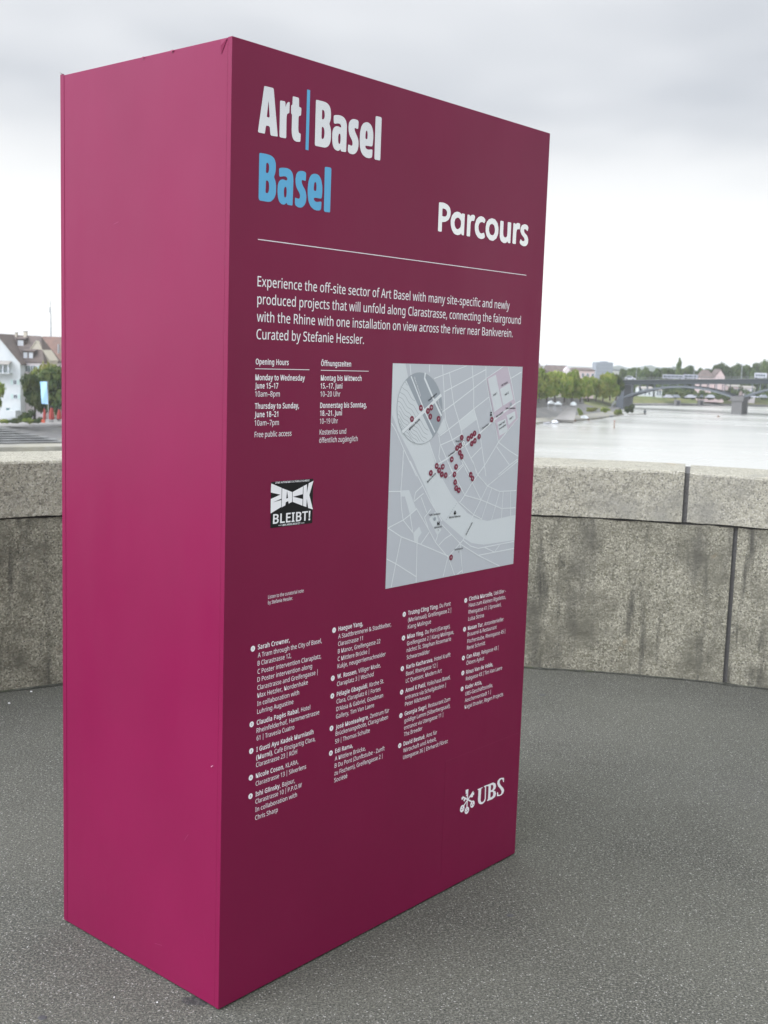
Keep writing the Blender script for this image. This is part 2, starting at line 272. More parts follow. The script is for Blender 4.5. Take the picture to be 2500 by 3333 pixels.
# letter outlines of the printed text: advance width and closed outlines, cap height 700
FONT={'!':(264,[[(184,700),(79,700),(104,197),(160,197)],[(154,115),(131,119),(108,115),(88,104),(75,84),(71,53),(75,23),(88,2),(108,-10),(131,-14),(154,-10),(174,2),(188,23),(192,53),(188,84),(174,104)]]),'&':(718,[[(368,701),(298,711),(223,701),(166,671),(130,622),(118,558),(124,507),(145,464),(203,388),(141,347),(93,303),(62,250),(52,182),(67,101),(112,40),(182,3),(273,-10),(348,-3),(411,16),(465,45),(514,82),(599,0),(716,0),(573,139),(606,183),(633,233),(673,350),(585,350),(558,264),(540,227),(517,194),(327,376),(383,414),(428,455),(458,503),(468,560),(456,623),(422,671)],[(258,635),(295,640),(331,635),(359,618),(376,592),(382,560),(376,523),(357,491),(324,460),(275,427),(221,494),(207,525),(202,559),(208,593),(228,619)],[(208,303),(255,334),(459,136),(425,110),(383,87),(334,72),(275,67),(221,75),(178,99),(151,137),(142,185),(150,233),(172,271)]]),"'":(221,[[(157,700),(64,700),(83,447),(137,447)]]),'(':(294,[[(265,700),(183,700),(119,605),(74,500),(48,386),(39,269),(48,152),(74,41),(119,-63),(183,-155),(264,-155),(204,-58),(161,47),(135,157),(126,270),(135,385),(161,497),(205,603)]]),')':(294,[[(111,700),(29,700),(90,603),(133,497),(159,385),(168,270),(159,157),(133,47),(90,-58),(30,-155),(111,-155),(175,-63),(220,41),(246,152),(255,269),(246,386),(220,500),(175,605)]]),',':(263,[[(181,114),(89,114),(40,-126),(104,-126),(151,-11),(188,103)]]),'-':(316,[[(276,301),(39,301),(39,225),(276,225)]]),'.':(263,[[(154,115),(130,119),(108,115),(88,104),(75,84),(71,53),(75,23),(88,2),(108,-10),(130,-14),(154,-10),(174,2),(188,23),(192,53),(188,84),(174,104)]]),'0':(561,[[(382,687),(279,711),(204,700),(145,668),(101,616),(71,545),(54,456),(48,351),(62,200),(104,86),(176,14),(279,-10),(355,1),(415,33),(459,86),(489,157),(507,246),(513,351),(498,503),(455,616)],[(212,619),(279,637),(347,619),(392,566),(417,476),(425,351),(417,224),(392,135),(347,82),(279,64),(212,82),(167,135),(143,225),(134,351),(143,476),(167,566)]]),'1':(561,[[(348,700),(276,700),(87,553),(132,495),(268,610),(264,527),(264,0),(348,0)]]),'2':(561,[[(357,697),(270,710),(206,704),(150,686),(99,659),(55,627),(101,570),(180,619),(222,632),(270,636),(319,629),(359,606),(385,569),(393,519),(388,473),(375,432),(351,392),(320,351),(47,72),(47,0),(510,0),(510,78),(156,78),(352,278),(432,374),(459,421),(476,470),(481,524),(467,601),(425,660)]]),'3':(561,[[(362,698),(267,710),(200,704),(141,688),(90,665),(48,637),(91,578),(171,621),(215,633),(268,637),(320,630),(361,609),(387,576),(395,530),(384,476),(350,434),(295,407),(220,398),(151,398),(151,325),(219,325),(301,317),(363,296),(402,257),(415,201),(404,143),(373,100),(318,72),(237,63),(189,66),(90,90),(44,109),(44,28),(88,10),(134,-1),(236,-10),(321,-3),(389,17),(440,48),(476,91),(498,142),(505,199),(495,262),(464,312),(412,347),(338,365),(338,369),(398,389),(444,424),(474,473),(483,536),(470,605),(430,661)]]),'4':(561,[[(350,704),(21,232),(21,159),(541,159),(541,236),(439,236),(439,704)],[(357,612),(361,612),(356,504),(356,236),(105,236),(326,552)],[(439,159),(356,159),(356,0),(439,0)]]),'5':(561,[[(105,700),(78,370),(122,342),(241,357),(320,348),(375,320),(406,275),(417,215),(405,147),(369,100),(314,73),(244,64),(148,76),(101,91),(62,110),(62,28),(98,12),(142,0),(243,-10),(353,6),(436,52),(488,126),(505,224),(489,311),(441,375),(366,416),(270,429),(162,419),(178,622),(456,622),(456,700)]]),'6':(561,[[(375,710),(285,701),(213,675),(157,633),(115,580),(86,517),(67,448),(57,374),(54,299),(62,203),(86,125),(123,66),(172,24),(229,-1),(292,-10),(384,6),(454,53),(500,127),(515,225),(501,316),(459,383),(394,424),(312,438),(255,432),(209,414),(173,388),(146,356),(140,356),(155,465),(170,513),(193,555),(223,590),(264,617),(314,634),(376,639),(421,636),(461,627),(461,701)],[(294,371),(353,361),(396,331),(421,285),(429,225),(420,153),(391,102),(347,73),(291,63),(245,69),(208,90),(179,120),(158,158),(145,200),(141,242),(146,273),(160,303),(183,330),(214,351),(251,366)]]),'7':(561,[[(513,700),(43,700),(43,622),(421,622),(133,0),(228,0),(513,633)]]),'8':(561,[[(363,699),(279,710),(223,705),(173,690),(130,666),(98,634),(77,593),(71,543),(80,484),(106,437),(146,398),(193,366),(122,323),(92,295),(68,262),(53,223),(48,178),(63,99),(109,40),(183,3),(282,-10),(377,3),(450,42),(496,102),(512,181),(506,226),(491,264),(466,296),(434,324),(356,371),(423,413),(450,439),(471,469),(485,503),(489,542),(475,614),(430,667)],[(278,640),(330,634),(370,614),(395,582),(404,539),(395,492),(369,456),(330,428),(283,404),(219,437),(192,456),(172,478),(159,506),(155,539),(164,582),(190,614),(229,634)],[(208,301),(265,330),(340,297),(387,265),(417,227),(427,180),(418,131),(390,93),(344,67),(280,59),(215,67),(169,93),(141,131),(132,177),(141,227),(166,267)]]),'9':(561,[[(336,701),(273,710),(209,703),(155,681),(110,647),(77,600),(56,542),(49,474),(63,384),(104,317),(169,276),(250,262),(308,268),(354,286),(390,312),(417,343),(423,343),(409,235),(393,187),(371,145),(340,110),(300,83),(249,66),(186,61),(141,64),(100,74),(100,0),(188,-10),(278,-1),(350,25),(407,67),(449,120),(478,183),(497,252),(506,326),(510,401),(502,497),(478,574),(441,634),(393,676)],[(217,627),(273,637),(318,630),(356,610),(385,579),(406,541),(418,500),(423,458),(418,427),(403,397),(381,370),(350,349),(313,334),(269,329),(209,339),(167,368),(143,414),(134,475),(144,546),(173,597)]]),'<':(561,[[(511,520),(511,596),(49,366),(49,317),(511,114),(511,190),(141,345)]]),'@':(881,[[(569,689),(473,700),(381,692),(299,668),(227,630),(168,579),(120,516),(85,444),(64,362),(57,275),(68,169),(100,80),(154,8),(226,-44),(317,-76),(425,-87),(485,-84),(541,-76),(635,-47),(635,20),(539,-9),(483,-19),(425,-23),(297,-3),(204,55),(147,149),(127,277),(137,376),(167,462),(216,534),(284,589),(369,624),(473,635),(550,627),(618,602),(675,561),(719,505),(747,435),(756,351),(753,303),(745,259),(731,222),(712,193),(689,174),(661,168),(638,172),(618,184),(605,210),(600,252),(611,486),(546,502),(461,510),(401,503),(350,481),(309,448),(278,403),(259,350),(253,289),(263,215),(294,157),(343,119),(409,107),(456,113),(495,131),(525,159),(547,192),(552,192),(563,161),(584,133),(615,113),(655,107),(695,112),(729,128),(758,152),(782,184),(801,221),(814,262),(825,350),(813,451),(779,537),(725,607),(654,658)],[(534,438),(528,316),(520,256),(501,209),(469,178),(422,168),(384,175),(354,196),(336,233),(329,287),(333,327),(342,364),(359,398),(384,425),(418,442),(462,448)]]),'A':(626,[[(353,703),(274,703),(0,0),(89,0),(173,217),(450,217),(534,0),(625,0)],[(312,612),(345,507),(424,295),(202,295),(281,507)]]),'B':(637,[[(95,700),(95,0),(341,0),(442,13),(519,52),(568,115),(584,199),(579,249),(564,288),(539,319),(507,341),(469,357),(427,367),(427,372),(485,391),(526,424),(552,470),(561,526),(544,608),(494,661),(410,690),(295,700)],[(183,625),(299,625),(376,618),(429,600),(459,566),(470,517),(461,467),(436,431),(389,409),(313,402),(183,402)],[(183,328),(318,328),(400,320),(452,295),(481,256),(490,206),(481,153),(454,111),(403,84),(325,75),(183,75)]]),'C':(620,[[(500,700),(396,710),(296,698),(213,664),(146,610),(99,538),(69,451),(60,351),(69,248),(96,160),(140,88),(203,34),(283,1),(381,-10),(481,-3),(562,19),(562,95),(481,75),(394,68),(289,87),(213,144),(168,233),(153,350),(169,467),(218,557),(294,613),(395,632),(440,629),(482,621),(554,594),(589,669)]]),'D':(716,[[(95,700),(95,0),(290,0),(444,22),(559,90),(632,201),(656,357),(645,460),(614,546),(563,612),(494,661),(410,690),(311,700)],[(183,625),(298,625),(410,608),(494,559),(545,475),(563,354),(492,145),(278,75),(183,75)]]),'E':(545,[[(95,700),(95,0),(486,0),(486,77),(183,77),(183,327),(469,327),(469,404),(183,404),(183,623),(486,623),(486,700)]]),'F':(509,[[(95,700),(95,0),(183,0),(183,297),(468,297),(468,375),(183,375),(183,623),(486,623),(486,700)]]),'G':(714,[[(423,710),(316,699),(227,665),(156,612),(103,540),(71,452),(60,350),(69,247),(99,158),(146,87),(212,34),(295,1),(395,-10),(526,-1),(641,26),(641,370),(399,370),(399,291),(553,291),(553,83),(494,72),(416,67),(331,76),(264,102),(214,145),(179,202),(159,271),(152,350),(169,467),(222,557),(306,613),(418,632),(467,629),(514,621),(598,592),(631,669),(534,699)]]),'H':(726,[[(183,700),(95,700),(95,0),(183,0),(183,326),(542,326),(542,0),(630,0),(630,700),(542,700),(542,404),(183,404)]]),'I':(332,[[(292,700),(39,700),(39,649),(122,629),(122,70),(39,51),(39,0),(292,0),(292,51),(210,70),(210,629),(292,649)]]),'J':(268,[[(178,700),(90,700),(90,4),(87,-35),(76,-65),(61,-86),(41,-99),(-6,-109),(-76,-99),(-76,-174),(-45,-183),(-4,-186),(70,-174),(128,-138),(166,-77),(178,11)]]),'K':(607,[[(183,700),(95,700),(95,0),(183,0),(183,272),(255,334),(503,0),(607,0),(319,395),(596,700),(493,700),(183,355)]]),'L':(514,[[(183,700),(95,700),(95,0),(489,0),(489,78),(183,78)]]),'M':(889,[[(95,700),(95,0),(176,0),(176,479),(170,614),(174,614),(404,0),(476,0),(710,613),(714,613),(707,481),(707,0),(794,0),(794,700),(665,700),(445,126),(441,126),(225,700)]]),'N':(745,[[(95,700),(95,0),(176,0),(176,444),(169,581),(173,581),(547,0),(650,0),(650,700),(568,700),(568,272),(575,121),(571,121),(197,700)]]),'O':(766,[[(481,700),(384,711),(284,700),(202,666),(140,612),(95,540),(69,453),(60,352),(69,250),(95,162),(140,89),(202,35),(284,1),(383,-10),(481,1),(561,35),(624,89),(669,161),(697,249),(706,351),(697,453),(669,541),(624,613),(561,666)],[(281,615),(384,633),(487,615),(558,558),(599,469),(613,351),(599,233),(558,143),(487,86),(383,67),(280,86),(209,143),(167,233),(153,351),(167,469),(209,558)]]),'P':(593,[[(95,700),(95,0),(183,0),(183,273),(264,273),(358,280),(430,304),(482,340),(517,386),(537,438),(543,494),(527,581),(480,646),(399,687),(280,700)],[(183,625),(273,625),(353,616),(409,591),(441,549),(452,490),(440,424),(403,380),(341,356),(254,348),(183,348)]]),'Q':(766,[[(481,700),(384,711),(284,700),(202,666),(140,612),(95,540),(69,453),(60,352),(69,250),(95,162),(140,89),(202,35),(284,1),(383,-10),(408,-9),(543,-167),(670,-167),(502,8),(591,56),(654,132),(693,232),(706,351),(697,453),(669,541),(624,613),(561,666)],[(281,615),(384,633),(487,615),(558,558),(599,469),(613,351),(599,233),(558,143),(487,86),(383,67),(280,86),(209,143),(167,233),(153,351),(167,469),(209,558)]]),'R':(610,[[(95,700),(95,0),(183,0),(183,289),(323,289),(492,0),(595,0),(403,314),(470,349),(499,374),(523,408),(538,450),(543,501),(528,588),(481,650),(402,688),(288,700)],[(183,624),(283,624),(358,616),(411,595),(442,556),(452,497),(442,439),(413,398),(362,372),(288,364),(183,364)]]),'S':(538,[[(282,710),(220,704),(166,688),(121,662),(87,627),(66,583),(59,531),(70,459),(104,403),(161,360),(339,281),(369,260),(389,237),(400,211),(404,179),(394,133),(364,97),(315,74),(246,67),(191,70),(138,79),(50,108),(50,24),(133,-1),(242,-10),(345,3),(425,42),(475,104),(492,187),(487,237),(470,278),(443,312),(405,341),(358,366),(211,429),(182,449),(163,472),(152,498),(148,530),(156,572),(181,604),(223,625),(280,632),(369,622),(448,595),(475,671),(388,699)]]),'T':(545,[[(534,700),(10,700),(10,623),(534,623)],[(317,623),(228,623),(228,0),(317,0)]]),'U':(717,[[(176,700),(88,700),(88,249),(105,144),(156,61),(240,8),(355,-10),(440,-1),(508,24),(561,64),(598,116),(620,178),(627,247),(627,700),(540,700),(540,247),(530,175),(498,117),(442,79),(360,67),(279,78),(222,114),(188,170),(176,246)]]),'V':(588,[[(92,700),(0,700),(250,0),(338,0),(588,700),(495,700),(324,210),(294,98),(276,170)]]),'W':(912,[[(104,700),(12,700),(197,0),(286,0),(431,500),(452,597),(487,459),(624,0),(713,0),(899,700),(807,700),(688,228),(665,106),(639,230),(498,700),(407,700),(271,234),(246,106),(224,228)]]),'Y':(555,[[(96,700),(0,700),(233,268),(233,0),(322,0),(322,272),(555,700),(460,700),(277,356)]]),'Z':(561,[[(513,700),(49,700),(49,622),(406,622),(37,67),(37,0),(523,0),(523,78),(144,78),(513,633)]]),'a':(550,[[(366,524),(282,534),(232,531),(184,521),(103,489),(129,425),(199,452),(237,462),(277,465),(324,458),(358,439),(379,404),(386,317),(297,314),(185,300),(107,267),(61,216),(45,146),(57,76),(92,28),(145,0),(211,-10),(270,-5),(315,11),(352,37),(391,75),(408,0),(471,0),(471,358),(459,438),(425,492)],[(225,244),(308,254),(385,257),(385,210),(374,143),(341,97),(291,69),(230,60),(192,65),(161,80),(141,107),(134,145),(144,189),(172,223)]]),'b':(603,[[(170,745),(83,745),(83,0),(145,0),(163,67),(170,67),(196,38),(231,13),(276,-4),(332,-10),(420,7),(489,59),(534,144),(549,263),(534,381),(490,466),(421,517),(332,534),(276,529),(231,512),(196,487),(170,456),(165,456),(169,532)],[(247,451),(318,463),(424,413),(460,264),(451,177),(425,114),(381,75),(320,62),(247,75),(201,113),(178,176),(170,262),(178,353),(202,415)]]),'c':(471,[[(339,533),(300,535),(233,528),(174,507),(124,470),(86,418),(62,348),(54,260),(62,175),(85,107),(122,55),(170,19),(228,-3),(294,-10),(371,-2),(429,19),(429,95),(369,74),(293,65),(228,77),(181,115),(153,177),(143,261),(182,410),(298,460),(357,452),(412,435),(438,507),(411,518)]]),'d':(603,[[(520,745),(433,745),(434,518),(439,458),(433,458),(405,488),(370,513),(326,530),(271,535),(182,518),(113,466),(69,381),(54,262),(69,143),(113,58),(181,7),(270,-10),(326,-4),(371,14),(406,40),(437,71),(450,0),(520,0)],[(221,450),(282,464),(356,451),(402,411),(426,347),(434,245),(426,165),(400,107),(354,73),(283,62),(222,75),(178,114),(152,176),(143,260),(152,344),(178,408)]]),'e':(553,[[(349,528),(286,535),(221,527),(164,502),(118,462),(83,407),(61,339),(54,259),(62,178),(86,111),(124,58),(175,21),(237,-2),(307,-10),(400,-1),(479,25),(479,100),(400,73),(311,64),(241,75),(189,110),(156,168),(143,246),(503,246),(496,365),(477,423),(445,470),(402,506)],[(285,465),(342,454),(382,423),(405,375),(413,315),(145,315),(159,378),(188,425),(230,455)]]),'f':(337,[[(277,750),(206,739),(152,705),(118,646),(107,528),(15,499),(15,459),(325,459),(325,525),(193,525),(198,613),(214,650),(241,672),(278,679),(357,665),(379,732),(335,745)],[(193,459),(107,459),(107,0),(193,0)]]),'g':(603,[[(319,530),(270,535),(180,517),(111,461),(68,374),(54,262),(68,148),(111,62),(180,8),(271,-10),(366,10),(437,70),(434,-16),(425,-77),(396,-124),(350,-154),(289,-164),(182,-153),(95,-123),(95,-202),(179,-227),(284,-235),(389,-221),(462,-178),(505,-108),(520,-9),(520,525),(451,525),(439,456),(434,456),(402,491),(363,516)],[(223,450),(281,463),(350,451),(398,416),(426,354),(435,241),(426,159),(399,103),(352,71),(283,61),(223,74),(179,112),(152,175),(143,261),(152,347),(179,410)]]),'h':(606,[[(170,745),(83,745),(83,0),(170,0),(170,272),(178,353),(202,413),(249,450),(324,463),(412,431),(441,336),(441,0),(526,0),(526,342),(514,429),(478,489),(418,523),(334,534),(285,529),(240,514),(201,488),(171,453),(165,453),(168,488)]]),'i':(253,[[(146,719),(127,723),(108,719),(91,709),(80,692),(76,668),(80,644),(91,626),(108,616),(127,613),(146,616),(162,626),(174,644),(177,668),(174,692),(162,709)],[(170,525),(83,525),(83,0),(170,0)]]),'j':(253,[[(146,719),(127,723),(108,719),(91,709),(80,692),(76,668),(80,644),(91,626),(108,616),(127,613),(146,616),(162,626),(174,644),(177,668),(174,692),(162,709)],[(170,525),(83,525),(83,-81),(78,-122),(63,-147),(39,-159),(11,-164),(-54,-154),(-54,-224),(-22,-232),(22,-235),(88,-225),(134,-194),(161,-144),(170,-78)]]),'k':(524,[[(169,745),(83,745),(83,0),(169,0),(169,193),(228,245),(411,0),(515,0),(287,301),(500,525),(399,525),(231,348),(165,271)]]),'l':(253,[[(170,745),(83,745),(83,0),(170,0)]]),'m':(917,[[(427,513),(325,535),(280,530),(237,515),(199,490),(171,454),(166,454),(153,525),(83,525),(83,0),(170,0),(170,273),(177,354),(200,414),(243,450),(310,463),(391,432),(418,338),(418,0),(503,0),(503,290),(511,364),(536,419),(580,452),(645,463),(725,432),(752,338),(752,0),(837,0),(837,342),(826,430),(793,490),(738,524),(660,535),(610,530),(563,514),(522,486),(491,447),(486,447)]]),'n':(606,[[(419,524),(336,535),(287,530),(241,515),(201,490),(171,454),(166,454),(153,525),(83,525),(83,0),(170,0),(170,273),(178,354),(203,414),(250,450),(324,463),(412,431),(441,336),(441,0),(526,0),(526,342),(514,430),(478,490)]]),'o':(593,[[(365,527),(298,535),(197,518),(120,465),(70,379),(54,264),(62,183),(85,115),(122,61),(171,22),(229,-2),(295,-10),(396,8),(474,62),(524,148),(540,264),(532,344),(509,411),(473,464),(424,503)],[(227,450),(296,463),(366,450),(414,410),(442,347),(451,264),(442,180),(414,116),(366,75),(297,62),(228,75),(180,116),(152,180),(143,264),(152,347),(179,410)]]),'p':(603,[[(421,518),(333,535),(276,529),(231,512),(197,486),(166,454),(154,525),(83,525),(83,-235),(170,-235),(170,-20),(164,67),(170,67),(196,38),(232,13),(277,-4),(332,-10),(421,8),(490,60),(534,146),(549,264),(534,383),(490,468)],[(318,463),(381,449),(425,409),(451,346),(460,265),(456,209),(445,160),(425,119),(399,88),(363,68),(320,62),(247,75),(201,114),(178,178),(170,280),(179,361),(204,418),(249,451)]]),'r':(405,[[(328,535),(277,527),(233,504),(197,470),(168,429),(164,429),(154,525),(83,525),(83,0),(170,0),(170,280),(175,330),(191,373),(215,408),(247,435),(284,451),(323,457),(379,450),(390,529)]]),'s':(470,[[(247,535),(167,526),(104,499),(64,455),(50,396),(55,357),(70,325),(93,300),(125,278),(293,204),(331,173),(342,137),(335,106),(313,81),(274,65),(218,60),(172,63),(127,73),(51,102),(51,24),(121,-1),(216,-10),(302,0),(369,29),(411,78),(425,145),(421,184),(407,215),(384,240),(353,262),(162,349),(145,364),(136,381),(132,401),(139,427),(160,448),(194,460),(241,465),(316,455),(385,431),(415,500),(337,526)]]),'t':(354,[[(176,646),(125,646),(91,534),(16,500),(16,459),(328,459),(328,525),(176,525)],[(176,459),(90,459),(90,153),(96,96),(112,54),(137,24),(168,4),(205,-6),(244,-10),(293,-5),(332,6),(332,72),(259,61),(226,67),(200,84),(182,113),(176,155)]]),'u':(606,[[(165,525),(77,525),(77,181),(89,95),(125,36),(185,2),(269,-10),(318,-5),(365,9),(405,34),(439,70),(452,0),(523,0),(523,525),(436,525),(436,252),(428,171),(402,111),(355,74),(281,62),(194,93),(165,187)]]),'v':(498,[[(92,525),(0,525),(199,0),(298,0),(498,525),(406,525),(269,143),(250,76),(246,76),(229,142)]]),'w':(771,[[(100,526),(11,526),(155,1),(253,1),(360,337),(382,436),(386,436),(411,337),(513,1),(614,1),(760,526),(672,526),(598,246),(563,90),(559,90),(534,196),(433,526),(339,526),(239,207),(211,89),(207,89),(193,161)]]),'x':(519,[[(125,525),(26,525),(208,269),(18,0),(115,0),(260,210),(403,0),(501,0),(310,269),(491,525),(394,525),(260,327)]]),'y':(500,[[(93,525),(1,525),(213,-2),(166,-110),(141,-139),(109,-158),(69,-165),(11,-159),(11,-227),(82,-235),(151,-224),(202,-191),(242,-139),(274,-73),(500,525),(407,525),(286,187),(255,83),(251,83),(233,151)]]),'z':(461,[[(416,525),(55,525),(55,459),(321,459),(38,57),(38,0),(423,0),(423,67),(137,67),(416,461)]]),'|':(425,[[(248,809),(176,809),(176,-172),(248,-172)]]),' ':(255,[])}
